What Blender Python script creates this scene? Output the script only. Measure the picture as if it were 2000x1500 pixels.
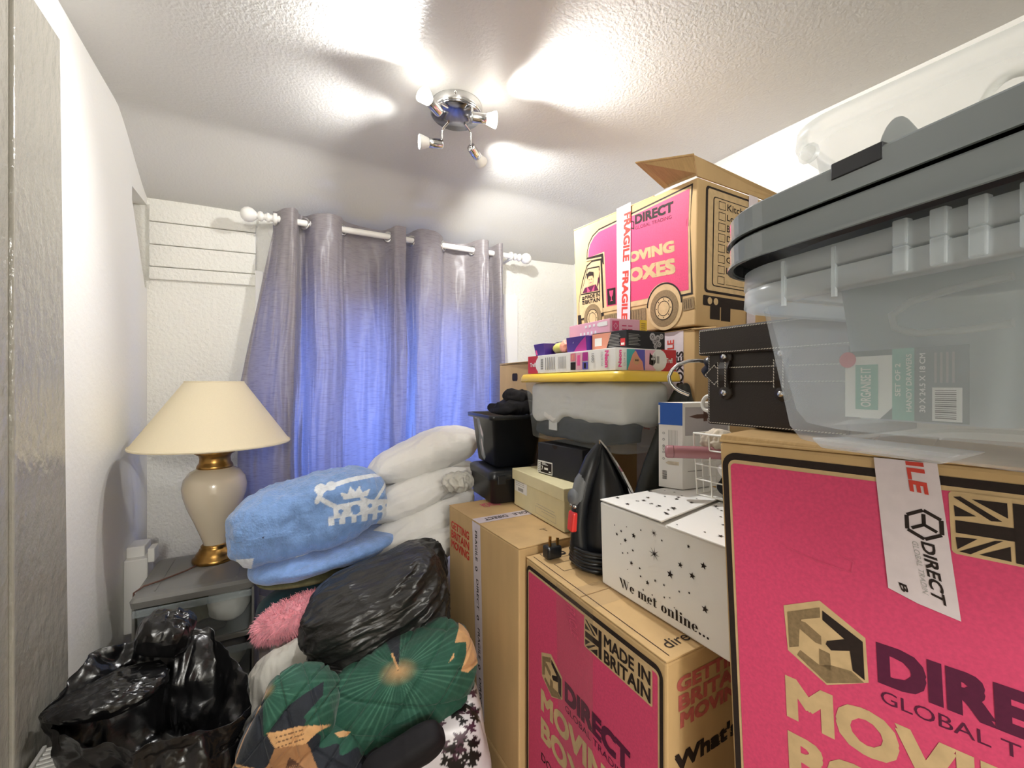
import bpy, bmesh, math, random
import numpy as np
from mathutils import Vector, Matrix, Euler
from mathutils.bvhtree import BVHTree
random.seed(7)
PI = math.pi
SC = bpy.context.scene
COL = SC.collection
for o in list(bpy.data.objects): bpy.data.objects.remove(o)

# ------------------------------------------------------------------ camera, world, lights, exposure
cam_d = bpy.data.cameras.new('camera'); cam = bpy.data.objects.new('camera', cam_d); COL.objects.link(cam)
cam.location = (0, 0, 1.2); cam.rotation_euler = (PI/2, 0, -math.radians(28.1))
cam_d.sensor_width = 36; cam_d.lens = 36*833/2000; cam_d.clip_start = 0.02
SC.camera = cam
SC.view_settings.view_transform = 'Standard'; SC.view_settings.look = 'None'
SC.view_settings.gamma = 1; SC.view_settings.use_curve_mapping = False
SC.view_settings.exposure = 0.3
W = bpy.data.worlds.new('daylight'); SC.world = W; W.use_nodes = True
wb = W.node_tree.nodes['Background']; wb.inputs[0].default_value = (0.16, 0.30, 1.0, 1); wb.inputs[1].default_value = 6.6

CEIL = 2.17
def add_spot(name, loc, aim, power, size, rad=0.018, blend=1.0, color=(1, .995, .985)):
    d = bpy.data.lights.new(name, 'SPOT'); d.energy = power; d.spot_size = math.radians(size); d.spot_blend = blend
    d.shadow_soft_size = rad; d.color = color
    o = bpy.data.objects.new(name, d); COL.objects.link(o); o.location = loc
    o.rotation_euler = (Vector(aim)-Vector(loc)).to_track_quat('-Z', 'Y').to_euler()
    return o
# lamp heads of the ceiling fitting: (joint, bulb centre)
HEADS = [((.445, 1.335, 2.085), (.385, 1.300, 2.098), (-.80, -.52, .42)),
         ((.545, 1.300, 2.078), (.612, 1.283, 2.080), (.62, -.70, .50)),
         ((.500, 1.470, 2.062), (.432, 1.478, 2.055), (-.92, .30, .42)),
         ((.600, 1.440, 2.062), (.655, 1.480, 2.042), (.85, .50, .42))]
SPOT_POWER = [15, 17, 5, 11]; GLOW_POWER = [11.5, 14, 5, 10]
for (j, b, a), pw, gw in zip(HEADS, SPOT_POWER, GLOW_POWER):
    b = Vector(b); dv = Vector(a).normalized()
    src = b + dv*.03
    add_spot('bulb_beam', src, src+dv, pw*.42, 74, .02)
    add_spot('bulb_glow', src, src+Vector((dv.x*.8, dv.y*.8, -.42)), gw*2.5, 128, .02, .5)

# unseen fill lamp added to light box fronts through a doorway opened for it
hl = bpy.data.lights.new('landing_fill', 'POINT'); hl.energy = 66; hl.shadow_soft_size = .16; hl.color = (1, .985, .96)
ho_ = bpy.data.objects.new('landing_fill', hl); COL.objects.link(ho_); ho_.location = (-.15, -1.75, 1.75)

# ------------------------------------------------------------------ materials
def new_mat(name):
    m = bpy.data.materials.new(name); m.use_nodes = True
    return m, m.node_tree.nodes, m.node_tree.links, m.node_tree.nodes['Principled BSDF']
def srgb(h):
    if isinstance(h, str):
        c = [int(h[i:i+2], 16)/255 for i in (0, 2, 4)]
        return tuple(x/12.92 if x <= .04045 else ((x+.055)/1.055)**2.4 for x in c)
    return tuple(h)
def coords(n, l, scale=(1, 1, 1), obj=True):
    tc = n.new('ShaderNodeTexCoord'); mp = n.new('ShaderNodeMapping'); mp.inputs['Scale'].default_value = scale
    l.new(tc.outputs['Object' if obj else 'Generated'], mp.inputs[0]); return mp.outputs[0]
def pm(name, col, rough=.6, metal=0, spec=.5, var=.0, vscale=20, stretch=(1, 1, 1), bump=0, bscale=200, bdist=.002, sheen=0, coat=0, detail=4, attr=None, col2=None):
    m, n, l, b = new_mat(name); c = srgb(col)
    b.inputs['Base Color'].default_value = (*c, 1); b.inputs['Roughness'].default_value = rough
    b.inputs['Metallic'].default_value = metal; b.inputs['Specular IOR Level'].default_value = spec
    b.inputs['Coat Weight'].default_value = coat
    b.inputs['Sheen Weight'].default_value = sheen
    src = None
    if attr:
        at = n.new('ShaderNodeAttribute'); at.attribute_name = attr; src = at.outputs['Color']
        l.new(src, b.inputs['Base Color'])
    if var:
        t = n.new('ShaderNodeTexNoise'); t.inputs['Scale'].default_value = vscale; t.inputs['Detail'].default_value = detail
        l.new(coords(n, l, stretch), t.inputs['Vector'])
        r = n.new('ShaderNodeMapRange'); r.inputs[1].default_value = .3; r.inputs[2].default_value = .7
        r.inputs[3].default_value = 1-var; r.inputs[4].default_value = 1+var*.5
        l.new(t.outputs['Fac'], r.inputs[0])
        mx = n.new('ShaderNodeVectorMath'); mx.operation = 'SCALE'
        if src is None:
            if col2:
                mm = n.new('ShaderNodeMix'); mm.data_type = 'RGBA'; mm.inputs[6].default_value = (*c, 1); mm.inputs[7].default_value = (*srgb(col2), 1)
                r2 = n.new('ShaderNodeMapRange'); r2.inputs[1].default_value = .4; r2.inputs[2].default_value = .62
                l.new(t.outputs['Fac'], r2.inputs[0]); l.new(r2.outputs[0], mm.inputs[0]); l.new(mm.outputs[2], mx.inputs[0])
            else: mx.inputs[0].default_value = c
        else: l.new(src, mx.inputs[0])
        l.new(r.outputs[0], mx.inputs['Scale']); l.new(mx.outputs[0], b.inputs['Base Color'])
    if bump:
        t = n.new('ShaderNodeTexNoise'); t.inputs['Scale'].default_value = bscale; t.inputs['Detail'].default_value = 5
        l.new(coords(n, l, stretch), t.inputs['Vector'])
        bp = n.new('ShaderNodeBump'); bp.inputs['Strength'].default_value = bump; bp.inputs['Distance'].default_value = bdist
        l.new(t.outputs['Fac'], bp.inputs['Height']); l.new(bp.outputs[0], b.inputs['Normal'])
    return m
def clear_plastic(name, col=(.86, .92, .95), opac=.42, rough=.3, tint=(.97, .99, 1)):
    m, n, l, b = new_mat(name)
    b.inputs['Base Color'].default_value = (*col, 1); b.inputs['Roughness'].default_value = rough
    tl = n.new('ShaderNodeBsdfTranslucent'); tl.inputs[0].default_value = (*col, 1)
    m1 = n.new('ShaderNodeMixShader'); m1.inputs[0].default_value = .45
    tr = n.new('ShaderNodeBsdfTransparent'); tr.inputs[0].default_value = (*tint, 1)
    m2 = n.new('ShaderNodeMixShader'); m2.inputs[0].default_value = opac
    l.new(b.outputs[0], m1.inputs[1]); l.new(tl.outputs[0], m1.inputs[2])
    l.new(tr.outputs[0], m2.inputs[1]); l.new(m1.outputs[0], m2.inputs[2])
    l.new(m2.outputs[0], n['Material Output'].inputs[0])
    return m
M = {}
M['wall'] = pm('white_wall_paint', 'F1EFE8', .75, bump=.35, bscale=60, bdist=.004)
M['rough_wall'] = pm('roughcast_white_paint', 'EFEDE4', .6, bump=.9, bscale=70, bdist=.007)
M['ceiling'] = pm('ceiling_paint', 'CECCC7', .42, spec=.45, bump=.42, bscale=110, bdist=.004)
M['floor'] = pm('brown_carpet', 'B4A48E', .95, var=.3, vscale=300, bump=.6, bscale=500)
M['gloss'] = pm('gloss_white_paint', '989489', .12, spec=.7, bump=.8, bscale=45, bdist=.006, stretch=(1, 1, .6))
M['trimw'] = pm('white_trim_paint', 'F2F0EA', .35)
M['card'] = pm('brown_cardboard', 'C9A878', .78, spec=.25, var=.10, vscale=14, stretch=(1, 1, .25), bump=.12, bscale=160, detail=8)
M['card_in'] = pm('cardboard_inner', 'B99868', .85, spec=.2, var=.12, vscale=30, stretch=(1, 8, 1))
M['tan'] = pm('unprinted_cardboard', 'CDB084', .78, spec=.25, var=.12, vscale=60)
M['pink'] = pm('magenta_print', 'D84A72', .62, spec=.3, var=.10, vscale=260, detail=2)
M['black_ink'] = pm('black_ink', '2B211D', .7, spec=.25, var=.15, vscale=200)
M['grey_ink'] = pm('half_tone_ink', '8B7556', .75, spec=.2, var=.2, vscale=240)
M['purple_ink'] = pm('overprint_ink', '5A1F3C', .7, spec=.25, var=.1, vscale=200)
M['red_ink'] = pm('red_ink', 'D0483C', .7, spec=.25, var=.12, vscale=150)
M['rose_ink'] = pm('rose_ink', 'D8577A', .7, spec=.25, var=.12, vscale=150)
M['fadedrose'] = pm('faded_rose_ink', 'C0645C', .75, spec=.2, var=.2, vscale=120)
M['dkcloth'] = pm('dark_grey_cloth', '45494F', .9, bump=.3, bscale=60)
M['tape'] = pm('white_parcel_tape', 'DCCFD2', .3, spec=.5, var=.05, vscale=80, bump=.25, bscale=60)
M['clear_tape'] = clear_plastic('clear_tape', (.6, .45, .35), .14, .15)
M['white'] = pm('white_card', 'F3F1EC', .5, spec=.35)
M['paper'] = pm('white_paper', 'F4F2EC', .6)
M['cream'] = pm('cream_card', 'E4D9AE', .65, spec=.3, var=.04, vscale=30)
M['blackp'] = pm('black_plastic', '15171B', .33, spec=.5)
M['blackcard'] = pm('black_card', '26262B', .6, spec=.35)
M['leather'] = pm('brown_black_leather', '2E2621', .42, spec=.5, bump=.15, bscale=400)
M['stitch'] = pm('cream_stitching', 'E9E2D2', .7)
M['chrome'] = pm('chrome', 'D8D8D8', .12, metal=1)
M['plate'] = pm('smoked_chrome', '9A9AA0', .15, metal=1)
M['bulb_side'] = pm('frosted_bulb_side', 'D9D8D2', .5)
M['lampshade'] = pm('cream_fabric_shade', 'DFD2B4', .8, var=.03, vscale=400)
M['urn'] = pm('cream_ceramic', 'DCCDB2', .14, spec=.6, coat=.4)
M['gold'] = pm('antique_gold', 'B58A4C', .3, metal=1, var=.35, vscale=22, detail=6)
M['greyp'] = pm('grey_plastic', '7A7873', .4, spec=.45)
M['lidsheen'] = pm('black_lid_sheen', '7F8688', .16, spec=.6)  # grey wall sheen on the black lids, put into the base colour
M['yellow'] = pm('yellow_plastic', 'F2CB45', .35, spec=.5)
M['clear'] = clear_plastic('frosted_clear_plastic', (.92, .96, .98), .26, .26)
M['clear_rim'] = clear_plastic('clear_plastic_rim', (.90, .95, .97), .42, .22)
M['clear2'] = clear_plastic('clear_plastic_thin', (.85, .90, .92), .17, .2)
M['drawer'] = clear_plastic('smoky_clear_drawer', (.78, .84, .84), .24, .2)
M['tub'] = clear_plastic('milky_white_plastic', (.90, .89, .84), .33, .3)
M['whitep'] = pm('white_plastic', 'F0EEE6', .3)
M['bag'] = pm('black_bin_liner', '111112', .26, spec=.6, bump=.35, bscale=22, bdist=.008, detail=6)
M['bag2'] = pm('grey_black_bin_liner', '201F1E', .33, spec=.6, bump=.5, bscale=30, bdist=.01, stretch=(.5, 1.6, 1.6))
M['blackcloth'] = pm('black_cloth', '17161A', .7, spec=.3, bump=.4, bscale=60)
M['greensheen'] = pm('dark_leatherette', '22231F', .5, spec=.4, bump=.3, bscale=14, bdist=.02)
M['bedding'] = pm('white_bedding', 'E9E6E0', .8, sheen=.2, bump=.35, bscale=22, bdist=.012)
M['greywhite'] = pm('off_white_cloth', 'C7C3B8', .85, bump=.3, bscale=30, bdist=.01)
M['blanket'] = pm('blue_fleece', '8FB2E4', .95, sheen=.5, var=.16, vscale=34, bump=.8, bscale=150, bdist=.005, attr='Col')
M['blanket_plain'] = pm('blue_fleece_plain', '84A8E2', .95, sheen=.5, var=.2, vscale=34, bump=.7, bscale=150, bdist=.005)
M['teal'] = pm('teal_velvet', '0B3F48', .6, sheen=.1, var=.3, vscale=16)
M['olive'] = pm('olive_cloth', '6E6A48', .85, var=.3, vscale=60)
M['pinkfur'] = pm('pink_fluff', 'F5A3AE', .8, sheen=.5, var=.3, vscale=50)
M['duvet'] = pm('printed_duvet', '14463A', .75, sheen=.15, var=.15, vscale=40, bump=.4, bscale=40, bdist=.01, attr='Col')
M['floral'] = pm('floral_pvc', 'D8D6DA', .3, attr='Col', bump=.2, bscale=30)
M['redp'] = pm('red_plastic', 'E2332D', .3)
M['smoke'] = clear_plastic('smoked_tank', (.34, .35, .36), .85, .12, (.5, .5, .5))
M['blue'] = pm('blue_card', '2E63C0', .5)
M['rosetube'] = pm('dusty_rose_tube', 'A9747A', .25, spec=.6)
M['sponge'] = pm('cream_bits', 'CFC3AE', .7, var=.3, vscale=60)
M['olivebox'] = pm('yellow_green_egg', 'D6D070', .4)
M['purple'] = pm('purple_card', '4A2C86', .45)
M['magenta'] = pm('magenta_card', 'B4308C', .45)
M['lightpink'] = pm('pale_pink_card', 'EDB2C4', .5)
M['neonpink'] = pm('bright_pink_ink', 'F0599A', .5)
M['trefred'] = pm('red_card', 'CE2E36', .45)
M['salmon'] = pm('salmon_print', 'E59A80', .5)
M['greytxt'] = pm('grey_text', 'A7A4A0', .6)
M['skin'] = pm('printed_skin_tone', 'D9A47A', .6)
M['mint'] = pm('mint_print', '8FC1B1', .5)
M['coral'] = pm('coral_print', 'E07A88', .5)
M['dkgrey'] = pm('mid_grey_card', '7D868A', .5)
M['sky_ink'] = pm('violet_print', '5E57B4', .5)
M['teal_ink'] = pm('teal_print', '3FA7A6', .5)
M['brownbox'] = pm('brown_photo_print', '5B3B30', .5)
M['greyph'] = pm('grey_photo_print', 'B9B4B6', .5)
M['uPVC'] = pm('white_upvc', 'EDEDEE', .25)
def mk_glass():
    m, n, l, b = new_mat('window_glass')
    g = n.new('ShaderNodeBsdfGlossy'); g.inputs['Roughness'].default_value = .02
    t = n.new('ShaderNodeBsdfTransparent'); mx = n.new('ShaderNodeMixShader'); mx.inputs[0].default_value = .06
    l.new(t.outputs[0], mx.inputs[1]); l.new(g.outputs[0], mx.inputs[2]); l.new(mx.outputs[0], n['Material Output'].inputs[0]); return m
M['glass'] = mk_glass()
def mk_bulb(name, e):
    m, n, l, b = new_mat(name); em = n.new('ShaderNodeEmission'); em.inputs[0].default_value = (1, .97, .9, 1); em.inputs[1].default_value = e
    l.new(em.outputs[0], n['Material Output'].inputs[0]); return m
M['lit'] = mk_bulb('lit_bulb_face', 22)
def mk_curtain():
    m, n, l, b = new_mat('grey_slub_satin')
    b.inputs['Roughness'].default_value = .36
    b.inputs['Specular IOR Level'].default_value = .55; b.inputs['Sheen Weight'].default_value = .1
    t = n.new('ShaderNodeTexNoise'); t.inputs['Scale'].default_value = 1; t.inputs['Detail'].default_value = 6
    l.new(coords(n, l, (26, 26, 420)), t.inputs['Vector'])
    r = n.new('ShaderNodeMapRange'); r.inputs[1].default_value = .32; r.inputs[2].default_value = .5; r.inputs[3].default_value = .72; r.inputs[4].default_value = 1.0
    l.new(t.outputs['Fac'], r.inputs[0])
    def tint(c):
        s = n.new('ShaderNodeVectorMath'); s.operation = 'SCALE'; s.inputs[0].default_value = c; l.new(r.outputs[0], s.inputs['Scale']); return s.outputs[0]
    l.new(tint((.31, .275, .268)), b.inputs['Base Color'])
    bp = n.new('ShaderNodeBump'); bp.inputs['Strength'].default_value = .25; bp.inputs['Distance'].default_value = .002
    l.new(t.outputs['Fac'], bp.inputs['Height']); l.new(bp.outputs[0], b.inputs['Normal'])
    tl = n.new('ShaderNodeBsdfTranslucent'); l.new(tint((.60, .60, .72)), tl.inputs[0])
    mx = n.new('ShaderNodeMixShader'); mx.inputs[0].default_value = .23
    l.new(b.outputs[0], mx.inputs[1]); l.new(tl.outputs[0], mx.inputs[2]); l.new(mx.outputs[0], n['Material Output'].inputs[0])
    return m
M['curtain'] = mk_curtain()

# ------------------------------------------------------------------ mesh helpers
class MB:
    def __init__(s): s.v = []; s.f = []; s.smooth = []
    def add(s, vs, fs, smooth=False):
        k = len(s.v); s.v += [tuple(x) for x in vs]; s.f += [tuple(i+k for i in f) for f in fs]; s.smooth += [smooth]*len(fs); return s
    def hexa(s, b, t):
        vs = list(b)+list(t)
        return s.add(vs, [(3, 2, 1, 0), (4, 5, 6, 7), (0, 1, 5, 4), (1, 2, 6, 5), (2, 3, 7, 6), (3, 0, 4, 7)])
    def box(s, x0, x1, y0, y1, z0, z1):
        x0, x1 = min(x0, x1), max(x0, x1); y0, y1 = min(y0, y1), max(y0, y1); z0, z1 = min(z0, z1), max(z0, z1)
        return s.hexa([(x0, y0, z0), (x1, y0, z0), (x1, y1, z0), (x0, y1, z0)], [(x0, y0, z1), (x1, y0, z1), (x1, y1, z1), (x0, y1, z1)])
    def loft(s, rings, cap0=True, cap1=True, smooth=True, closed=True):
        n = len(rings[0]); vs = [p for r in rings for p in r]; fs = []
        for i in range(len(rings)-1):
            for j in range(n if closed else n-1):
                k = (j+1) % n; fs.append((i*n+j, i*n+k, (i+1)*n+k, (i+1)*n+j))
        s.add(vs, fs, smooth)
        if cap0: s.add(rings[0], [tuple(reversed(range(n)))])
        if cap1: s.add(rings[-1], [tuple(range(n))])
        return s
    def lathe(s, prof, c=(0, 0, 0), axis=(0, 0, 1), n=32, cap0=False, cap1=False):
        q = Vector((0, 0, 1)).rotation_difference(Vector(axis).normalized()); c = Vector(c)
        rings = [[c+q @ Vector((r*math.cos(2*PI*i/n), r*math.sin(2*PI*i/n), z)) for i in range(n)] for r, z in prof]
        return s.loft(rings, cap0, cap1)
    def tube(s, pts, r, n=8, caps=True):
        P = [Vector(p) for p in pts]; rings = []; up = None
        for i, p in enumerate(P):
            d = (P[min(i+1, len(P)-1)]-P[max(i-1, 0)]).normalized()
            if up is None: up = d.orthogonal().normalized()
            up = (up-d*up.dot(d)).normalized(); w = d.cross(up); rr = r[i] if isinstance(r, (list, tuple)) else r
            rings.append([p+(up*math.cos(2*PI*k/n)+w*math.sin(2*PI*k/n))*rr for k in range(n)])
        return s.loft(rings, caps, caps)
    def sphere(s, c, r, n=16, sc=(1, 1, 1)):
        rings = [[(c[0]+sc[0]*r*math.sin(t)*math.cos(2*PI*k/n), c[1]+sc[1]*r*math.sin(t)*math.sin(2*PI*k/n), c[2]-sc[2]*r*math.cos(t)) for k in range(n)] for t in [PI*(i+.02)/(n//2+.04) for i in range(n//2+1)]]
        return s.loft(rings, True, True)
def rrect(cx, cy, hx, hy, r, z, ax=(1, 0), n=6):
    ax = Vector((ax[0], ax[1])).normalized(); ay = Vector((-ax.y, ax.x)); out = []
    r = min(r, hx*.99, hy*.99)
    for (sx, sy, a0) in ((1, 1, 0), (-1, 1, PI/2), (-1, -1, PI), (1, -1, 3*PI/2)):
        for k in range(n+1):
            a = a0+PI/2*k/n
            p = ax*(sx*(hx-r)+r*math.cos(a))+ay*(sy*(hy-r)+r*math.sin(a))
            out.append((cx+p.x, cy+p.y, z))
    return out
def mkobj(name, mb, mat, parent=None, bevel=0, seg=2):
    me = bpy.data.meshes.new(name)
    off = Vector(parent['_org']) if parent is not None and '_org' in parent else Vector((0, 0, 0))
    me.from_pydata([tuple(Vector(v)-off) for v in mb.v], [], mb.f)
    me.polygons.foreach_set('use_smooth', mb.smooth)
    me.materials.append(M[mat] if isinstance(mat, str) else mat); me.update()
    o = bpy.data.objects.new(name, me); COL.objects.link(o)
    if parent is not None: o.parent = parent; o['_org'] = tuple(off)
    if bevel:
        b = o.modifiers.new('b', 'BEVEL'); b.width = bevel; b.segments = seg; b.limit_method = 'ANGLE'; b.angle_limit = .6
    return o
def tag(o, label, cat, group=None, kind=None):
    o['label'] = label; o['category'] = cat
    if group: o['group'] = group
    if kind: o['kind'] = kind
    return o
def thing(name, loc, label, cat, group=None):
    o = bpy.data.objects.new(name, None); COL.objects.link(o); o.location = loc; o['_org'] = tuple(loc); o.empty_display_size = .05
    return tag(o, label, cat, group)
def struct(name, mb, mat, parent=None, bevel=0):
    o = mkobj(name, mb, mat, parent, bevel); o['kind'] = 'structure'; return o

# --------------------------------------------------------------- flat print on a face
class Face:
    """bilinear face: corners bottom-left, bottom-right, top-right, top-left as seen from outside"""
    def __init__(s, bl, br, tr, tl):
        s.c = [Vector(p) for p in (bl, br, tr, tl)]; s.n = (s.c[1]-s.c[0]).cross(s.c[3]-s.c[0]).normalized()
        s.w = ((s.c[1]-s.c[0]).length+(s.c[2]-s.c[3]).length)/2; s.h = ((s.c[3]-s.c[0]).length+(s.c[2]-s.c[1]).length)/2
    def __call__(s, u, v, k=1):
        a = s.c[0].lerp(s.c[1], u); b = s.c[3].lerp(s.c[2], u)
        return a.lerp(b, v)+s.n*(.0004*k+.0003)
GL = {}
def text_mesh(t, bold):
    key = (t, bold)
    if key not in GL:
        cu = bpy.data.curves.new('t', 'FONT'); cu.body = t; cu.size = 1; cu.offset = bold; cu.resolution_u = 3; cu.align_x = 'LEFT'
        o = bpy.data.objects.new('t', cu); COL.objects.link(o); bpy.context.view_layer.update()
        me = o.to_mesh(); vs = [(v.co.x, v.co.y) for v in me.vertices]; fs = [tuple(p.vertices) for p in me.polygons]
        o.to_mesh_clear(); bpy.data.objects.remove(o); bpy.data.curves.remove(cu)
        xs = [v[0] for v in vs]; x0, x1 = min(xs), max(xs)
        caps = any(ch in 'gjpqy,' for ch in t)
        ys = [v[1] for v in vs]; y0, y1 = min(ys), max(ys)
        GL[key] = ([((x-x0)/(x1-x0), (y-y0)/(y1-y0)) for x, y in vs], fs)
    return GL[key]
class Ink:
    def __init__(s, face): s.F = face; s.mb = {}
    def m(s, mat): return s.mb.setdefault(mat, MB())
    def poly(s, mat, pts, k=1):
        vs = [s.F(u, v, k) for u, v in pts]
        s.m(mat).add(vs, [tuple(range(len(vs)))])
    def rect(s, mat, u0, u1, v0, v1, k=1): s.poly(mat, [(u0, v0), (u1, v0), (u1, v1), (u0, v1)], k)
    def rrect(s, mat, u0, u1, v0, v1, r, k=1):
        a = s.F.w; b = s.F.h
        pts = [(x/a, y/b) for x, y, _ in rrect((u0+u1)/2*a, (v0+v1)/2*b, (u1-u0)/2*a, (v1-v0)/2*b, r, 0)]
        s.poly(mat, pts, k)
    def line(s, mat, pts, w, k=1):
        a, b = s.F.w, s.F.h
        for (p, q) in zip(pts[:-1], pts[1:]):
            P = Vector((p[0]*a, p[1]*b)); Q = Vector((q[0]*a, q[1]*b)); d = (Q-P)
            if d.length < 1e-6: continue
            d.normalize(); n = Vector((-d.y, d.x))*w/2; P = P-d*w/2; Q = Q+d*w/2
            s.poly(mat, [((P+n).x/a, (P+n).y/b), ((P-n).x/a, (P-n).y/b), ((Q-n).x/a, (Q-n).y/b), ((Q+n).x/a, (Q+n).y/b)], k)
    def ring(s, mat, cu, cv, r0, r1, k=1, n=32, a0=0, a1=2*PI, sx=1, sx0=None):
        a, b = s.F.w, s.F.h; A = [a0+(a1-a0)*i/n for i in range(n+1)]; sx0 = sx if sx0 is None else sx0
        if r0 <= 0:
            s.poly(mat, [(cu+sx*r1*math.cos(t)/a, cv+r1*math.sin(t)/b) for t in A[:-1]], k); return
        vs = [s.F(cu+sx0*r0*math.cos(t)/a, cv+r0*math.sin(t)/b, k) for t in A]+[s.F(cu+sx*r1*math.cos(t)/a, cv+r1*math.sin(t)/b, k) for t in A]
        s.m(mat).add(vs, [(i, i+1, n+2+i, n+1+i) for i in range(n)])
    def text(s, mat, t, q, k=2, bold=.0):
        """q: rect (u0,u1,v0,v1) or four corner uv (bl,br,tr,tl)"""
        if not isinstance(q[0], (tuple, list)): q = [(q[0], q[2]), (q[1], q[2]), (q[1], q[3]), (q[0], q[3])]
        vs, fs = text_mesh(t, 0); q = [Vector(p) for p in q]
        n_ = max(1, len(t)); offs = [(0, 0)]
        if bold > .009:      # heavier weight: the same glyphs struck again, slightly shifted
            bx, by = bold*1.15/n_*1.3, bold*1.1
            offs = [(0, 0), (bx, by), (-bx, by), (bx, -by), (-bx, -by), (0, by), (0, -by)]
        else: bx = by = 0
        for ci, (ox, oy) in enumerate(offs):
            out = []
            for x, y in vs:
                x = bx+x*(1-2*bx)+ox; y = by+y*(1-2*by)+oy
                p = q[0].lerp(q[1], x).lerp(q[3].lerp(q[2], x), y); out.append(s.F(p.x, p.y, k+ci*.07))
            s.m(mat).add(out, fs)
    def star(s, mat, u, v, r, n=5, inner=.42, k=1, rot=0):
        a, b = s.F.w, s.F.h
        s.poly(mat, [(u+(r if i % 2 == 0 else r*inner)*math.sin(rot+PI*i/n)/a, v+(r if i % 2 == 0 else r*inner)*math.cos(rot+PI*i/n)/b) for i in range(2*n)], k)
    def build(s, parent, name='printing', names=None):
        for mat, mb in s.mb.items(): mkobj((names or {}).get(mat, name), mb, mat, parent)

# --------------------------------------------------------------- soft shapes
def _h(i, seed):
    i = i.astype(np.int64); n = (i[..., 0]*73856093) ^ (i[..., 1]*19349663) ^ (i[..., 2]*83492791) ^ (seed*2654435761)
    n = (n ^ (n >> 13))*1274126177; n = n & 0x7fffffff; n = (n ^ (n >> 16)) & 0xffffff
    return n/float(0xffffff)
def vnoise(p, seed=0):
    i = np.floor(p); f = p-i; f = f*f*(3-2*f); out = 0
    for dx in (0, 1):
        for dy in (0, 1):
            for dz in (0, 1):
                w = (f[:, 0] if dx else 1-f[:, 0])*(f[:, 1] if dy else 1-f[:, 1])*(f[:, 2] if dz else 1-f[:, 2])
                out = out+w*_h(i+np.array([dx, dy, dz]), seed)
    return out
def fbm(p, seed=0, o=3):
    s = 0; a = .5
    for k in range(o): s = s+a*(vnoise(p*2**k+k*7.3, seed+k)*2-1); a *= .5
    return s
def ridged(p, seed=0, o=2):
    s = 0; a = .6
    for k in range(o): s = s+a*(1-np.abs(vnoise(p*2**k+k*5.1, seed+k)*2-1)*2); a *= .45
    return s
def cube_grid(n):
    a = np.tan(np.linspace(-1, 1, n+1)*PI/4); U, V = np.meshgrid(a, a, indexing='ij'); one = np.ones_like(U)
    P = []; Fs = []; idx = np.arange((n+1)**2).reshape(n+1, n+1)
    for k, (x, y, z) in enumerate([(U, V, one), (V, U, -one), (one, U, V), (-one, V, U), (V, one, U), (U, -one, V)]):
        P.append(np.stack([x, y, z], -1).reshape(-1, 3)); j = idx+k*(n+1)**2
        Fs.append(np.stack([j[:-1, :-1], j[1:, :-1], j[1:, 1:], j[:-1, 1:]], -1).reshape(-1, 4))
    P = np.concatenate(P); Fs = np.concatenate(Fs); key = np.round(P*1e5).astype(np.int64)
    _, first, inv = np.unique(key, axis=0, return_index=True, return_inverse=True)
    return P[first], inv.reshape(-1)[Fs]
CG = {}
def soft_pts(center, half, rot=(0, 0, 0), e=3.0, n=48, seed=1, disp=(), fn=None):
    if n not in CG: CG[n] = cube_grid(n)
    P, Fq = CG[n]; ee = np.array(e if isinstance(e, (tuple, list)) else (e, e, e), float)
    P = P/np.max(np.abs(P), 1, keepdims=True)
    s = np.ones(len(P))
    for _ in range(12):   # solve sum |p/s|^e = 1
        val = np.sum(np.abs(P/s[:, None])**ee, 1); s = s*val**(1/ee.mean())
    Q = P/s[:, None]; N = np.sign(Q)*np.abs(Q)**(ee-1)/np.array(half); N /= np.linalg.norm(N, axis=1, keepdims=True)+1e-9
    X = Q*np.array(half)
    for d in disp:
        kind, amp, sc = d[:3]; q = X*np.array(sc)+seed*3.7
        val = {'f': fbm, 'r': ridged}[kind](q, seed)
        X = X+N*(amp*val)[:, None]
    if fn: X = fn(X, Q, N)
    R = np.array(Euler([math.radians(a) for a in rot]).to_matrix())
    return X @ R.T+np.array(center), Fq, Q
def soft(name, parts, mat, label=None, cat=None, group=None, color=None, parent=None):
    """parts: list of (pts, faces, Q)"""
    V = []; Fa = []; k = 0
    for p, f, q in parts: V.append(p); Fa.append(f+k); k += len(p)
    V = np.concatenate(V); Fa = np.concatenate(Fa)
    if parent is None:
        org = np.array([V[:, 0].mean(), V[:, 1].mean(), V[:, 2].min()])
    else: org = np.array(parent['_org'])
    me = bpy.data.meshes.new(name); L = V-org
    me.vertices.add(len(V)); me.vertices.foreach_set('co', L.astype(np.float32).ravel())
    me.loops.add(Fa.size); me.loops.foreach_set('vertex_index', Fa.astype(np.int32).ravel())
    me.polygons.add(len(Fa)); me.polygons.foreach_set('loop_start', np.arange(0, Fa.size, 4, dtype=np.int32)); me.polygons.foreach_set('loop_total', np.full(len(Fa), 4, dtype=np.int32))
    me.update(calc_edges=True); me.polygons.foreach_set('use_smooth', np.ones(len(Fa), bool)); me.validate()
    if color is not None:
        c = color(V); at = me.color_attributes.new('Col', 'FLOAT_COLOR', 'POINT')
        at.data.foreach_set('color', np.concatenate([c, np.ones((len(V), 1))], 1).astype(np.float32).ravel())
    me.materials.append(M[mat]); o = bpy.data.objects.new(name, me); COL.objects.link(o)
    if parent is None: o.location = org; o['_org'] = tuple(org)
    else: o.parent = parent
    if label: tag(o, label, cat, group)
    return o
def in_poly(X, Y, P):
    P = np.array(P, float); r = np.zeros(len(X), bool); j = len(P)-1
    for i in range(len(P)):
        xi, yi = P[i]; xj, yj = P[j]
        c = ((yi > Y) != (yj > Y)) & (X < (xj-xi)*(Y-yi)/((yj-yi) if yj != yi else 1e-9)+xi); r ^= c; j = i
    return r
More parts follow.
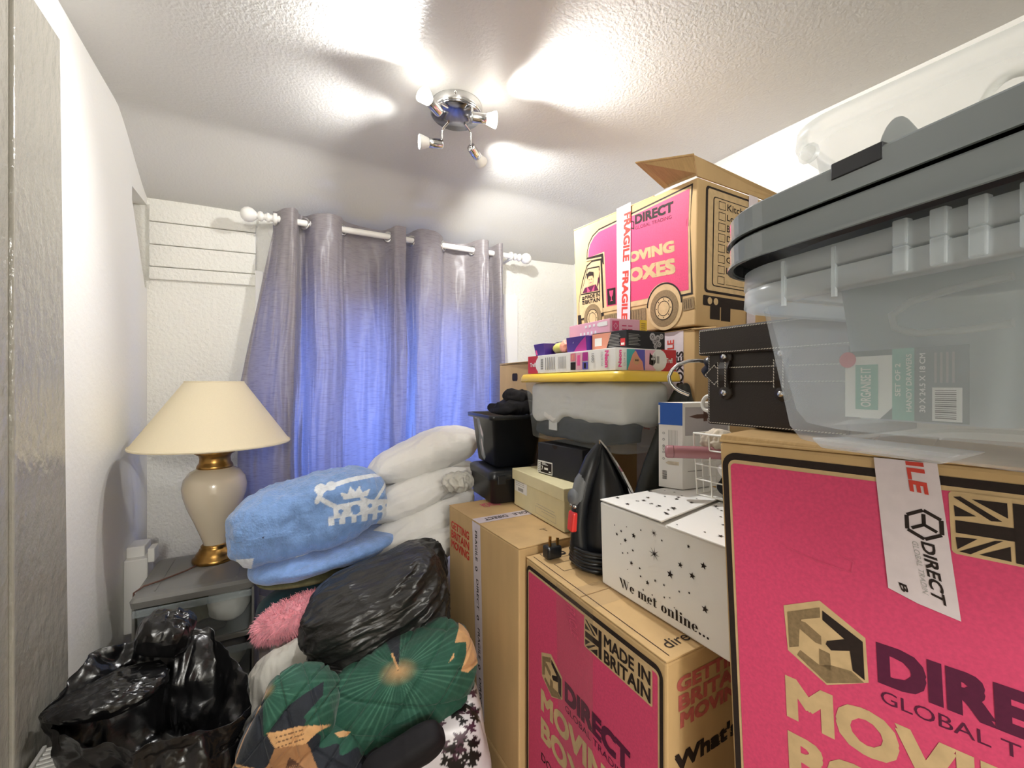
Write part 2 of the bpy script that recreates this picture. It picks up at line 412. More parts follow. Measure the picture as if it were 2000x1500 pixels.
def near_line(X, Y, pts, w):
    r = np.zeros(len(X), bool)
    for (a, b), (c, d) in zip(pts[:-1], pts[1:]):
        dx, dy = c-a, d-b; L = dx*dx+dy*dy+1e-9; t = np.clip(((X-a)*dx+(Y-b)*dy)/L, 0, 1)
        r |= (X-a-t*dx)**2+(Y-b-t*dy)**2 < (w/2)**2
    return r
def pattern_frame(V, centre, view, cx, cy, unit):
    """flat pattern coordinates on a plane facing `view`, one pattern unit = `unit` metres"""
    d = Vector(view).normalized(); r = d.cross(Vector((0, 0, 1))).normalized(); u = r.cross(d)
    L = V-np.array(centre)
    return cx+L @ np.array(r)/unit, cy-L @ np.array(u)/unit

# ================================================================== ROOM SHELL
XL, XR, YF, YB, CR = -.508, 1.69, 2.30, -.95, 2.0
def ceil_z(x, y):
    s = max(0, (y-CR+.06)/(YF-CR+.06)); s = s*s*(3-2*s)*.35+s*.65 if s > 0 else 0
    z = CEIL-.19*s
    z += .012*math.sin(x*2.3+.6)*math.cos(y*1.9)+.006*math.sin(x*6+y*4)
    if x < XL+.25: z -= .0
    return z
mb = MB(); nx, ny = 60, 90; vs = []
for j in range(ny+1):
    for i in range(nx+1):
        x = XL-.12+(XR-XL+.24)*i/nx; y = YB-.1+(YF-YB+.35)*j/ny; vs.append((x, y, ceil_z(x, y)))
mb.add(vs, [(j*(nx+1)+i, (j+1)*(nx+1)+i, (j+1)*(nx+1)+i+1, j*(nx+1)+i+1) for j in range(ny) for i in range(nx)], True)
mb.box(XL-.12, XR+.12, YB-.1, YF+.25, CEIL+.06, CEIL+.12)
struct('ceiling', mb, 'ceiling')
struct('floor', MB().box(XL-.1, XR+.1, YB-.1, YF+.1, -.08, 0), 'floor')
# left wall: main run, and a shallow chase cut beside the brick pier near the window
mb = MB().box(XL-.1, XL, YB-.1, 2.10, 0, CEIL+.06)
mb.box(XL-.1, XL, 2.10, YF+.1, 0, 1.60); mb.box(XL-.1, XL, 2.10, YF+.1, 1.95, CEIL+.06); mb.box(XL-.1, XL-.07, 2.10, YF+.1, 1.60, 1.95)
mb.add([(XL-.07, 2.10, 1.60), (XL, 2.10, 1.60), (XL, 2.10, 1.90), (XL-.07, 2.10, 1.90), (XL-.07, 2.27, 1.60), (XL, 2.27, 1.60)], [(0, 1, 5, 4), (3, 4, 5, 2), (0, 4, 3), (1, 2, 5)])
struct('wall_left', mb, 'wall')
struct('wall_right', MB().box(XR, XR+.1, YB-.1, YF+.1, 0, CEIL+.06), 'wall')
struct('wall_rear', MB().box(XL-.1, -.46, YB-.1, YB, 0, CEIL+.06).box(.36, XR+.1, YB-.1, YB, 0, CEIL+.06).box(-.46, .36, YB-.1, YB, 2.0, CEIL+.06), 'wall')
struct('trim_3', MB().box(-.50, -.46, YB-.1, YB+.015, 0, 2.04).box(.36, .42, YB-.1, YB+.015, 0, 2.06).box(-.46, .36, YB-.1, YB+.015, 2.0, 2.06), 'trimw', bevel=.004)
struct('wall_landing', MB().box(-1.3, 1.3, -2.5, -2.4, 0, 2.3).box(-1.4, -1.3, -2.5, YB-.1, 0, 2.3).box(1.3, 1.4, -2.5, YB-.1, 0, 2.3).box(-1.4, XL-.1, YB-.12, YB-.1, 0, 2.3).box(-1.4, 1.4, -2.5, YB-.1, 2.3, 2.4).box(-1.4, 1.4, -2.5, YB-.1, -.08, 0), 'wall')
# window wall with an opening and plastered reveal
WX0, WX1, WZ0, WZ1 = .03, 1.245, .60, 1.56
mb = MB().box(XL-.1, WX0, YF, YF+.22, 0, CEIL+.06).box(WX1, XR+.1, YF, YF+.22, 0, CEIL+.06)
mb.box(WX0, WX1, YF, YF+.22, 0, WZ0).box(WX0, WX1, YF, YF+.22, WZ1, CEIL+.06)
wf = struct('wall_front', mb, 'rough_wall')
wf['_org'] = (0, 0, 0)
# proud painted bricks of the pier left of the curtain
rows = [(1.884, 1.955), (1.788, 1.881), (1.695, 1.785), (1.640, 1.692)]
for k, (z0, z1) in enumerate(rows):
    m2 = MB()
    tilt = .012
    m2.hexa([(-.500, 2.285, z0), (-.115, 2.285, z0+tilt), (-.115, 2.31, z0+tilt), (-.500, 2.31, z0)], [(-.500, 2.285, z1), (-.115, 2.285, z1+tilt), (-.115, 2.31, z1+tilt), (-.500, 2.31, z1)])
    b_ = mkobj('brick', m2, 'rough_wall', wf, .004)
# narrow plaster bead down the edge of the window reveal
struct('trim_4', MB().box(-.118, -.085, 2.27, 2.31, .5, 1.72), 'trimw', bevel=.004)
struct('trim_5', MB().box(1.165, 1.262, 2.285, 2.31, .6, 1.74), 'trimw', bevel=.003)
# window
w1 = MB(); y0, y1 = 2.44, 2.50; t = .05
w1.box(WX0, WX1, y0, y1, WZ0, WZ0+t).box(WX0, WX1, y0, y1, WZ1-t, WZ1).box(WX0, WX0+t, y0, y1, WZ0+t, WZ1-t).box(WX1-t, WX1, y0, y1, WZ0+t, WZ1-t)
w1.box(.62, .67, y0, y1, WZ0+t, WZ1-t).box(WX0+t, .62, y0+.005, y1-.005, 1.36, 1.40)
win = struct('window_1', w1, 'uPVC', bevel=.004); win['_org'] = (0, 0, 0)
mkobj('pane', MB().box(WX0+t, .62, 2.468, 2.472, WZ0+t, WZ1-t), 'glass', win)
mkobj('pane', MB().box(.67, WX1-t, 2.468, 2.472, WZ0+t, WZ1-t), 'glass', win)
mkobj('window_sill', MB().box(WX0, WX1, 2.26, 2.44, WZ0-.025, WZ0), 'trimw', win, .004)
# gloss-painted boxed panel on the left, nearest the camera
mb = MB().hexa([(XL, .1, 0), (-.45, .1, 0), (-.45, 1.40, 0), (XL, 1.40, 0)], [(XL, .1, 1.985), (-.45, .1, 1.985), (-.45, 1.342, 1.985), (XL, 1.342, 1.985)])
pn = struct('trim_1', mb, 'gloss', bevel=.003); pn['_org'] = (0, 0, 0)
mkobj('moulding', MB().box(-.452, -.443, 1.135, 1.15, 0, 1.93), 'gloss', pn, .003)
struct('trim_2', MB().box(XL, -.455, 2.03, 2.12, .30, .602).box(XL, -.44, 2.00, 2.08, .30, .565), 'trimw', bevel=.004)
struct('baseboard_left', MB().box(XL, XL+.015, 1.41, YF, 0, .12), 'trimw', bevel=.003)
struct('baseboard_right', MB().box(XR-.015, XR, YB, YF, 0, .12), 'trimw', bevel=.003)

# ================================================================== CEILING LIGHT
lt = thing('ceiling_light', (.529, 1.40, 2.16), 'round chrome ceiling light with four swivelling spot heads', 'ceiling light')
pc = (.529, 1.40, 0)
def zc(z): return [(r, zz) for r, zz in z]
mkobj('mounting_plate', MB().lathe([(.001, 2.128), (.082, 2.128), (.086, 2.132), (.086, 2.150), (.001, 2.150)], (.529, 1.40, 0), n=48), 'plate', lt)
mkobj('mounting_rim', MB().lathe([(.087, 2.134), (.0895, 2.136), (.0895, 2.165), (.08, 2.172)], (.529, 1.40, 0), n=48), 'chrome', lt)
mkobj('screw', MB().sphere((.492, 1.314, 2.155), .005, 8), 'chrome', lt)
for k, (j, b, a) in enumerate(HEADS):
    j = Vector(j); b = Vector(b); d = Vector(a).normalized(); base = Vector((.529+(j.x-.529)*.55, 1.40+(j.y-1.40)*.55, 2.128))
    ax = (b-j).normalized()
    arm = mkobj('arm', MB().tube([base, Vector((j.x*.8+base.x*.2, j.y*.8+base.y*.2, 2.118)), Vector((j.x, j.y, 2.108)), j], .0045, 8), 'chrome', lt)
    mkobj('swivel_joint', MB().sphere(tuple(j), .008, 10), 'chrome', arm)
    hd = MB().lathe([(.004, -.004), (.0155, -.002), (.0165, .002), (.0165, .030), (.0165, .046), (.015, .048)], j, ax, 24, True, True)
    hk = mkobj('lamp_holder', hd, 'chrome', lt)
    lit = MB().lathe([(.014, .046), (.017, .052), (.0245, .074), (.0255, .080), (.0235, .0815)], j, ax, 24)
    mkobj('reflector_bulb', lit, 'bulb_side' if k > 1 else 'lit', hk)
    mkobj('bulb_face', MB().lathe([(.0235, .0812), (.012, .083), (.0005, .0835)], j, ax, 24), 'lit', hk)

# ================================================================== CURTAIN POLE AND CURTAINS
RY, RZ = 2.16, 1.932
pole = thing('curtain_pole', (.57, RY, RZ), 'white wooden curtain pole with turned ball finials above the window', 'curtain pole')
mkobj('rod', MB().tube([(-.075, RY, RZ), (1.20, RY, RZ)], .0145, 16), 'trimw', pole)
fin = [(.0145, 0), (.020, .004), (.020, .012), (.013, .016), (.011, .024), (.019, .028), (.022, .036), (.019, .044), (.012, .048), (.020, .056), (.029, .068), (.032, .082), (.029, .096), (.018, .108), (.002, .113)]
mkobj('finial', MB().lathe(fin, (-.055, RY, RZ), (-1, 0, 0), 24), 'trimw', pole)
mkobj('finial', MB().lathe(fin, (1.165, RY, RZ), (1, 0, 0), 24), 'trimw', pole)
for x in (-.035, 1.145):
    br = mkobj('bracket', MB().tube([(x, RY+.005, RZ-.012), (x, 2.31, RZ-.02)], .009, 10), 'trimw', pole)
    mkobj('bracket_cup', MB().lathe([(.022, -.008), (.024, -.004), (.024, .004), (.022, .008), (.0155, .008), (.0155, -.008), (.022, -.008)], (x, RY, RZ), (1, 0, 0), 20), 'trimw', br)
    mkobj('bracket_base', MB().lathe([(.032, 0), (.030, .010), (.012, .016)], (x, 2.30, RZ-.02), (0, -1, 0), 20, True), 'trimw', br)
def catmull(P, n):
    out = []; m = len(P)
    for k in range(n):
        t = k/(n-1)*(m-1); i = min(int(t), m-2); f = t-i
        a, b, c, d = P[max(i-1, 0)], P[i], P[i+1], P[min(i+2, m-1)]
        out.append([.5*((2*b[q])+(-a[q]+c[q])*f+(2*a[q]-5*b[q]+4*c[q]-d[q])*f*f+(-a[q]+3*b[q]-3*c[q]+d[q])*f**3) for q in range(2)])
    return np.array(out)
def curtain(path, flare, eyes, label, seed):
    t = thing('curtain', (path[len(path)//2][0], RY, .3), label, 'curtain', 'grey eyelet curtains at the window')
    n, m = 190, 90; P = catmull(path, n); s = np.linspace(0, 1, n); rows = []
    ztop, zbot = RZ+.045, .28
    for j in range(m+1):
        v = j/m; z = ztop-(ztop-zbot)*v
        x = P[:, 0].copy(); y = P[:, 1].copy()
        dep = max(0, (RZ-.05-z))
        amp = 1+.10*min(1, dep)
        x = x+flare(s, dep)
        q = np.stack([s*26+seed, np.full(n, z*2.2), np.zeros(n)], 1)
        y = y*amp+fbm(q, seed, 3)*.034*min(1, dep*5+.05)+ridged(q*np.array([.6, .35, 1])+5, seed+8, 2)*.010*min(1, dep*3)
        x = x+fbm(q*np.array([.5, 1, 1])+9, seed+3, 2)*.018*min(1, dep*2)
        if z > RZ-.06: zz = z+0.004*np.sin(s*30)
        pin = np.exp(-((z-(RZ-.062))/.012)**2)
        y = y+pin*(.005*np.sin(s*110+seed)-.002)
        zt = z+.006*np.sin(s*17+seed)*(1-v)
        rows.append(np.stack([x, RY+y, np.full(n, 0)+zt], 1))
    mb = MB(); V = np.concatenate(rows).tolist()
    mb.add(V, [(j*n+i, (j+1)*n+i, (j+1)*n+i+1, j*n+i+1) for j in range(m) for i in range(n-1)], True)
    mkobj('cloth', mb, 'curtain', t)
    for x, sg in eyes:
        ax = Vector((math.cos(.85), sg*math.sin(.85), 0)); c = Vector((x, RY, RZ-.002))
        mkobj('eyelet', MB().lathe([(.0185, -.004), (.026, -.0045), (.029, 0), (.026, .0045), (.0185, .004), (.0175, 0), (.0185, -.004)], c, ax, 24), 'chrome', t)
curtain([(-.045, .035), (-.03, .02), (-.005, -.03), (.03, -.05), (.05, -.02), (.062, .035), (.085, .035), (.105, -.01), (.135, -.045), (.19, -.055), (.235, -.02), (.26, .03), (.35, .05), (.43, .035), (.462, -.01), (.485, -.045), (.535, -.04)],
        lambda s, d: -.105*np.clip(1-s*4.2, 0, 1)*min(1, d/.7)-.03*np.clip(1-s*1.5, 0, 1)*min(1, d), [(.083, 1), (.245, -1), (.455, 1)], 'grey satin eyelet curtain on the left, nearest the table lamp', 3)
curtain([(.535, .04), (.56, .035), (.58, -.01), (.61, -.05), (.68, -.05), (.73, -.01), (.76, .035), (.83, .05), (.89, .03), (.92, -.02), (.95, -.05), (.985, -.045), (.995, .01), (1.01, .035), (1.03, .01), (1.045, -.045), (1.072, -.045), (1.078, 0), (1.06, .02)],
        lambda s, d: -.02*np.sin(s*6)*min(1, d), [(.572, 1), (.742, -1), (.908, 1), (1.0, -1)], 'grey satin eyelet curtain on the right, by the stacked boxes', 11)

# ================================================================== LEFT CORNER: drawer tower, lamp, radiator rail
TW = thing('drawer_tower', (-.25, 1.87, 0), 'grey-topped plastic drawer tower of clear drawers under the table lamp', 'drawer unit')
tx0, tx1, ty0, ty1 = -.412, -.090, 1.685, 2.02
fr = MB()
def ringr(x0, x1, y0, y1, r, z): return rrect((x0+x1)/2, (y0+y1)/2, (x1-x0)/2, (y1-y0)/2, r, z)
fr.loft([ringr(tx0-.002, tx1+.002, ty0-.004, ty1, .02, .515), ringr(tx0-.004, tx1+.004, ty0-.008, ty1, .02, .535), ringr(tx0+.002, tx1-.002, ty0, ty1, .02, .545), ringr(tx0+.02, tx1-.02, ty0+.02, ty1-.02, .02, .547)], smooth=False)
mkobj('top', fr, 'greyp', TW)
mkobj('top_ridge', MB().box(tx0+.05, tx0+.054, ty0+.03, ty1-.03, .546, .549).box(tx1-.054, tx1-.05, ty0+.03, ty1-.03, .546, .549), 'greyp', TW)
for zz in (.352, .175, .0):
    mkobj('shelf_frame', MB().box(tx0, tx1, ty0+.004, ty1, zz, zz+.018).box(tx0, tx0+.008, ty0+.01, ty1, zz+.018, zz+.165).box(tx1-.008, tx1, ty0+.01, ty1, zz+.018, zz+.165).box(tx0, tx1, ty1-.006, ty1, zz+.018, zz+.165), 'greyp', TW, .003)
    d = MB(); z0, z1 = zz+.022, zz+.160; a, b = tx0+.006, tx1-.006
    d.loft([ringr(a+.012, b-.012, ty0+.004, ty1-.02, .02, z0), ringr(a+.004, b-.004, ty0-.004, ty1-.015, .02, z1)], cap1=False)
    dr = mkobj('drawer', d, 'drawer', TW)
    mkobj('drawer_lip', MB().box(a, b, ty0-.012, ty0-.004, z1-.022, z1), 'drawer', dr, .003)
def inside(cx, cy, cz, h, col, seed, lab, cat, rot=(0, 0, 0), fn=None, e=2.5):
    return soft('folded_garment', [soft_pts((cx, cy, cz), h, rot, e, 20, seed, [('f', .012, (18, 18, 18))], fn)], col, lab, cat)
inside(-.30, 1.80, .425, (.085, .10, .045), 'olive', 5, 'beige garment folded in the top clear drawer', 'clothes')
inside(-.17, 1.80, .440, (.065, .09, .055), 'greywhite', 8, 'grey and lime sock bundle in the top clear drawer', 'clothes')
inside(-.215, 1.72, .400, (.05, .03, .018), 'blackcloth', 9, 'black cloth at the front of the top clear drawer', 'clothes', (0, 10, 0))
inside(-.24, 1.80, .255, (.12, .10, .045), 'greywhite', 12, 'pale wired bundle in the middle clear drawer', 'clothes')
st = MB()
for k, x in enumerate((-.232, -.212)): st.hexa([(x-.020, 1.692, .385), (x-.010, 1.692, .385), (x-.010, 1.696, .385), (x-.020, 1.696, .385)], [(x+.018, 1.692, .500), (x+.028, 1.692, .500), (x+.028, 1.696, .500), (x+.018, 1.696, .500)])
# lamp
LX, LY = -.2275, 1.925; LZ = .5475
lamp = thing('table_lamp', (LX, LY, LZ), 'large table lamp with cream cone shade on cream and gold urn base', 'lamp')
prof = [(.001, 0), (.069, 0), (.072, .006), (.070, .014), (.060, .022), (.060, .028), (.052, .036), (.048, .046), (.042, .050), (.045, .055), (.038, .062)]
mkobj('foot', MB().lathe(prof, (LX, LY, LZ), n=40), 'gold', lamp)
mkobj('urn_body', MB().lathe([(.036, .060), (.038, .070), (.048, .10), (.066, .15), (.086, .20), (.099, .245), (.102, .275), (.096, .305), (.078, .330), (.055, .342)], (LX, LY, LZ), n=48), 'urn', lamp)
mkobj('collar', MB().lathe([(.052, .338), (.058, .344), (.056, .352), (.050, .362), (.048, .378), (.052, .390), (.064, .396), (.067, .402), (.060, .408), (.045, .412), (.040, .420), (.026, .432), (.022, .450), (.010, .462), (.008, .55)], (LX, LY, LZ), n=40), 'gold', lamp)
SB, ST = LZ+.432, LZ+.660
sh = mkobj('shade', MB().lathe([(.247, SB), (.0925, ST)], (LX, LY, 0), n=64), 'lampshade', lamp)
mkobj('shade_trim', MB().lathe([(.2475, SB-.004), (.2495, SB), (.2475, SB+.005), (.2455, SB), (.2475, SB-.004)], (LX, LY, 0), n=64).lathe([(.0925, ST-.003), (.094, ST), (.0925, ST+.003), (.091, ST), (.0925, ST-.003)], (LX, LY, 0), n=48), 'lampshade', sh)
mkobj('shade_spider', MB().tube([(LX-.09, LY, ST-.01), (LX, LY, ST-.03), (LX+.09, LY, ST-.01)], .002, 6).tube([(LX, LY-.09, ST-.01), (LX, LY, ST-.03), (LX, LY+.09, ST-.01)], .002, 6).tube([(LX, LY, LZ+.54), (LX, LY, ST-.03)], .004, 8), 'gold', lamp)
mkobj('cord', MB().tube([(LX-.05, LY-.05, .552), (-.30, 1.84, .552), (-.36, 1.78, .554), (-.395, 1.75, .556), (-.419, 1.75, .54), (-.424, 1.76, .48), (-.426, 1.78, .35)], .0028, 6), 'brownbox', lamp)
# socket plate on the boxing
sk = thing('cable_box', (-.425, 2.0, .46), 'small white plastic cable box beside the drawer tower', 'cable box')
mkobj('housing', MB().box(-.438, -.418, 1.99, 2.05, .55, .60), 'whitep', sk, .003)
# rail
rl = thing('radiator_pipe_rail', (-.47, 1.4, .2), 'white painted tubular rail along the foot of the left wall', 'rail')
mkobj('top_rail', MB().tube([(-.47, 1.74, .235), (-.47, 1.05, .235)], .022, 16), 'trimw', rl)
for y in (1.70, 1.60, 1.50, 1.40): mkobj('upright', MB().tube([(-.462, y, .225), (-.45, y, .0)], .010, 10), 'trimw', rl)
rd = thing('radiator', (-.415, .8, .1), 'white panel radiator with ribbed top grille at lower left edge', 'radiator')
mkobj('panel', MB().box(-.443, -.385, .45, 1.245, .08, .425), 'trimw', rd, .008)
g = MB()
for k in range(60): g.box(-.437, -.392, .47+k*.013, .476+k*.013, .424, .440)
gg = mkobj('top_grille', g, 'trimw', rd); gg['kind'] = 'stuff'
mkobj('grille_edge', MB().box(-.445, -.438, .45, 1.247, .42, .445).box(-.390, -.383, .45, 1.247, .42, .445), 'trimw', rd, .002)

# ================================================================== CARDBOARD BOXES
def eight(bl, tl, bn, tn, dx):
    """left face: far-bottom, far-top, near-bottom, near-top corners; dx = vector of the depth behind that face"""
    dx = Vector(dx); return [Vector(bn), Vector(bn)+dx, Vector(bl)+dx, Vector(bl)], [Vector(tn), Vector(tn)+dx, Vector(tl)+dx, Vector(tl)]
def carton(label, bl, tl, bn, tn, dx, mat='card', name='moving_box', cat='box', group=None, bevel=.004, flaps=True):
    B, T = eight(bl, tl, bn, tn, dx)
    c = sum(B, Vector())/4
    t = thing(name, tuple(c), label, cat, group)
    mkobj('body', MB().hexa(B, T), mat, t, bevel)
    if flaps:
        m0 = (T[0]+T[3])/2; m1 = (T[1]+T[2])/2; up = Vector((0, 0, .0035)); g = (T[0]-T[3]).normalized()*.0015
        for a, b, c2, d in ((T[0], T[1], m1+g, m0+g), (m0-g, m1-g, T[2], T[3])):
            q = [a, b, c2, d]; mkobj('flap', MB().hexa([x+up*.1 for x in q], [x+up for x in q]), mat, t, .001)
    L = Face(bl, bn, tn, tl); F2 = Face(bn, B[1], T[1], tn); TP = Face(T[0]+Vector((0, 0, .0036)), T[1]+Vector((0, 0, .0036)), T[2]+Vector((0, 0, .0036)), T[3]+Vector((0, 0, .0036)))
    return t, L, F2, TP
FLAG = dict(t1=[(.544, .936), (.580, .923), (.545, .918)], dg=[(.544, .949), (.556, .951), (.62, .921), (.603, .919)], t2=[(.574, .949), (.629, .95), (.629, .927)],
    bar=[(.545, .912), (.635, .914), (.635, .894), (.545, .892)], bar2=[(.637, .951), (.657, .951), (.657, .862), (.637, .862)], bar3=[(.634, .914), (.638, .914), (.638, .894), (.634, .894)],
    t3=[(.544, .885), (.58, .888), (.546, .866)], d2=[(.549, .863), (.607, .89), (.62, .892), (.567, .862)], t4=[(.581, .864), (.63, .885), (.630, .863)])
def moving_front(ink):
    ink.rrect('black_ink', .010, .985, -.2, .980, .018, 1); ink.rrect('tan', .028, .968, -.2, .964, .012, 2)
    ink.rrect('pink', .038, .958, -.2, .955, .008, 3)
def clipbottom(ink_face): pass
def moving_print(L, parent, full=True):
    i = Ink(L)
    i.rrect('black_ink', .008, .985, .03, .980, .018, 1); i.rrect('tan', .026, .969, .045, .965, .010, 2); i.rrect('pink', .034, .962, .052, .957, .006, 3)
    i.rrect('tan', .536, .938, .858, .958, .004, 4)
    for p in FLAG.values(): i.poly('black_ink', p, 5)
    i.text('black_ink', 'MADE IN', (.672, .930, .912, .950), 5, .035); i.text('black_ink', 'BRITAIN', (.672, .930, .864, .904), 5, .035)
    i.poly('tan', [(.170, .683), (.262, .715), (.362, .673), (.364, .595), (.27, .559), (.176, .596)], 4)
    for p in ([(.18, .673), (.262, .702), (.262, .683), (.215, .667), (.209, .646), (.205, .612), (.181, .603)], [(.215, .664), (.225, .664), (.262, .648), (.262, .632), (.248, .632), (.209, .648)],
              [(.256, .623), (.281, .621), (.282, .589), (.255, .592)], [(.282, .600), (.328, .604), (.355, .592), (.27, .563), (.2, .594), (.209, .606), (.254, .592)]): i.poly('grey_ink', p, 5)
    i.poly('black_ink', [(.268, .698), (.356, .665), (.316, .658), (.267, .680)], 5); i.poly('black_ink', [(.356, .665), (.356, .597), (.331, .606), (.327, .640), (.316, .658)], 5)
    i.poly('black_ink', [(.316, .658), (.327, .640), (.284, .628), (.272, .636), (.275, .643)], 5)
    i.text('purple_ink', 'DIRECT', (.384, .825, .602, .674), 4, .06)
    i.text('purple_ink', 'GLOBAL TRADING', (.388, .822, .570, .592), 4, -.008)
    i.text('tan', 'MOVING', (.165, .80, .462, .545), 4, .045); i.text('tan', 'BOXES', (.165, .70, .352, .436), 4, .045)
    i.text('black_ink', 'DOUBLE WALL', (.17, .6, .27, .30), 4, .01)
    i.build(parent)

# --- big near box (A) on its plain base box
A_tl = Vector((.5129, .3722, 1.1225)); dA = Vector((.248, -.969, 0)); nA = Vector((.969, .248, 0))
A_bl = Vector((.5191, .348, .5275)); WA = .397
tA, LA, FA, TA = carton('large pink-fronted moving box nearest the camera at lower right', A_bl, A_tl, A_bl+dA*WA, A_tl+dA*WA, nA*.25)
moving_print(LA, tA)
mkobj('flap_edge', MB().hexa([A_tl+Vector((0, 0, .002)), A_tl+nA*.2+Vector((0, 0, .002)), A_tl+nA*.2+dA*.14+Vector((0, 0, .002)), A_tl+dA*.14+Vector((0, 0, .002))], [A_tl+Vector((.004, 0, .010)), A_tl+nA*.2+Vector((0, 0, .008)), A_tl+nA*.2+dA*.14+Vector((0, 0, .006)), A_tl+dA*.14+Vector((.004, 0, .006))]), 'card_in', tA, .001)
i = Ink(LA)
i.poly('tape', [(.400, 1.0), (.415, .775), (.470, .762), (.545, .752), (.520, 1.0)], 6)
for mat, t_, q in (('red_ink', 'FRAGILE', [(.462, 1.13), (.478, .947), (.508, .944), (.492, 1.13)]),
                ('black_ink', 'DIRECT', [(.482, .868), (.497, .776), (.522, .770), (.507, .866)]), ('greytxt', 'GLOBAL TRADIN', [(.466, .866), (.481, .783), (.492, .780), (.477, .865)])):
    if mat == 'red_ink':
        i.text(mat, 'ILE', [(.462, .999), (.468, .949), (.502, .946), (.495, .999)], 7, .05)
    else: i.text(mat, t_, q, 7, .03 if mat == 'black_ink' else 0)
i.text('black_ink', 'B', [(.436, .790), (.441, .776), (.456, .774), (.451, .788)], 7, .03)
hx, hy = .490, .896
for (a, b, c) in ((0, 2, .0), (2, 4, 0), (4, 6, 0)):
    pass
for k in range(6):
    a0, a1 = PI/6+k*PI/3+.12, PI/6+(k+1)*PI/3-.12; r = .0135
    i.line('black_ink', [(hx+r*math.cos(a0)/LA.w, hy+r*math.sin(a0)/LA.h), (hx+r*math.cos(a1)/LA.w, hy+r*math.sin(a1)/LA.h)], .0032, 7)
for k in range(3):
    a0 = PI/2+k*2*PI/3; i.line('black_ink', [(hx, hy), (hx+.009*math.cos(a0)/LA.w, hy+.009*math.sin(a0)/LA.h)], .003, 7)
i.line('rose_ink', [(.168, .806), (.26, .790), (.34, .785), (.345, .805), (.31, .815)], .0008, 6)
i.build(tA, names={'tape': 'parcel_tape'})
Bn = Vector((A_bl.x, A_bl.y, 0))
carton('plain moving box on the floor under the nearest pink box', (A_bl.x, A_bl.y, .001), (A_bl.x, A_bl.y, .522), Bn+dA*.39+Vector((0, 0, .001)), Vector((A_bl.x, A_bl.y, .522))+dA*.39, nA*.25)

# --- middle pink box (C) on a base
tC, LC, FC, TC = carton('pink-fronted moving box under the starry white box, flag label at top', (.532, .9215, .162), (.532, .921, .7665), (.5235, .469, .162), (.5216, .469, .7665), (.375, .012, 0))
moving_print(LC, tC)
i = Ink(LC); i.poly('clear_tape', [(.31, 1.0), (.34, .35), (.60, .30), (.60, 1.0)], 6); i.text('rose_ink', 'FRAGILE', [(.40, .955), (.44, .86), (.50, .86), (.47, .955)], 7, .02); i.build(tC, names={'clear_tape': 'clear_parcel_tape'})
i = Ink(FC); i.text('fadedrose', 'GETTING', (.06, .60, .91, .95), 1, .05); i.text('fadedrose', 'BRITAIN', (.07, .58, .862, .903), 1, .05); i.text('fadedrose', 'MOVING', (.08, .56, .815, .856), 1, .05)
i.text('black_ink', "What's inside?", (.045, .92, .705, .755), 1, .06); i.rect('black_ink', .08, .95, .60, .602, 1); i.build(tC)
i = Ink(TC)   # u = +x, v = +y
for v in (.955, .805):
    i.line('black_ink', [(.10, v-.06), (.62, v-.06), (.62, v+.035), (.10, v+.035), (.10, v-.06)], .0012, 1)
    i.ring('black_ink', .24, v-.012, 0, .012, 1); i.star('tan', .24, v-.012, .009, 3, .5, 2)
i.rect('grey_ink', .36, .60, .80, .93, 2); i.line('black_ink', [(.04, .02), (.04, .97)], .0016, 1)
i.text('black_ink', 'direct', [(.14, .095), (.14, .02), (.03, .02), (.03, .095)][::1] if False else [(.075, .045), (.30, .045), (.30, .092), (.075, .092)], 1, 0)
i.poly('clear_tape', [(0, .39), (1, .39), (1, .57), (0, .57)], 3)
i.build(tC)
carton('flat moving box on the floor under the middle pink box', (.535, .93, .001), (.535, .93, .158), (.525, .47, .001), (.525, .47, .158), (.37, .01, 0))

# --- tall box (B) with tape down its side
tB, LB, FB, TB = carton('tall plain moving box with GETTING BRITAIN MOVING lettering and white tape', (.498, 1.377, .197), (.4931, 1.377, .7865), (.5164, .9265+.004, .197), (.5164, .9265+.004, .7865), (.36, .012, 0))
i = Ink(LB)
for t_, a, b in (('GETTING', .885, .928), ('BRITAIN', .832, .876), ('MOVING', .778, .822)): i.text('red_ink', t_, (.045, .355, a, b), 1, .03)
i.poly('tape', [(.405, 1.0), (.475, .02), (.575, .05), (.525, 1.0)], 1)
for k in range(4):
    a = .96-k*.24; s = .0775*(1-a)
    i.text('black_ink', ('FRAGILE', 'DIRECT', 'FRAGILE', 'DIRECT')[k], [(.445+s, a), (.455+s, a-.15), (.485+s, a-.15), (.475+s, a)], 2, .02)
    i.ring('black_ink', .466+s, a-.19, .004, .008, 2, 6)
i.build(tB, names={'tape': 'parcel_tape'})
i = Ink(TB)
i.poly('tape', [(-.0, .49), (-.0, .60), (.85, .60), (.85, .49)], 1); i.text('black_ink', 'DIRECT', [(.30, .57), (.08, .57), (.08, .52), (.30, .52)], 2, .02); i.text('black_ink', 'FRAGILE', [(.62, .57), (.36, .57), (.36, .52), (.62, .52)], 2, .02)
i.text('rose_ink', 'MOVING', [(.25, .80), (.42, .80), (.42, .90), (.25, .90)], 1, .02); i.text('grey_ink', 'T', (.34, .40, .15, .20), 1, 0)
i.build(tB, names={'tape': 'parcel_tape'})
carton('moving box lying on the floor under the tall taped box', (.50, 1.38, .001), (.50, 1.38, .193), (.515, .94, .001), (.515, .94, .193), (.36, .01, 0))

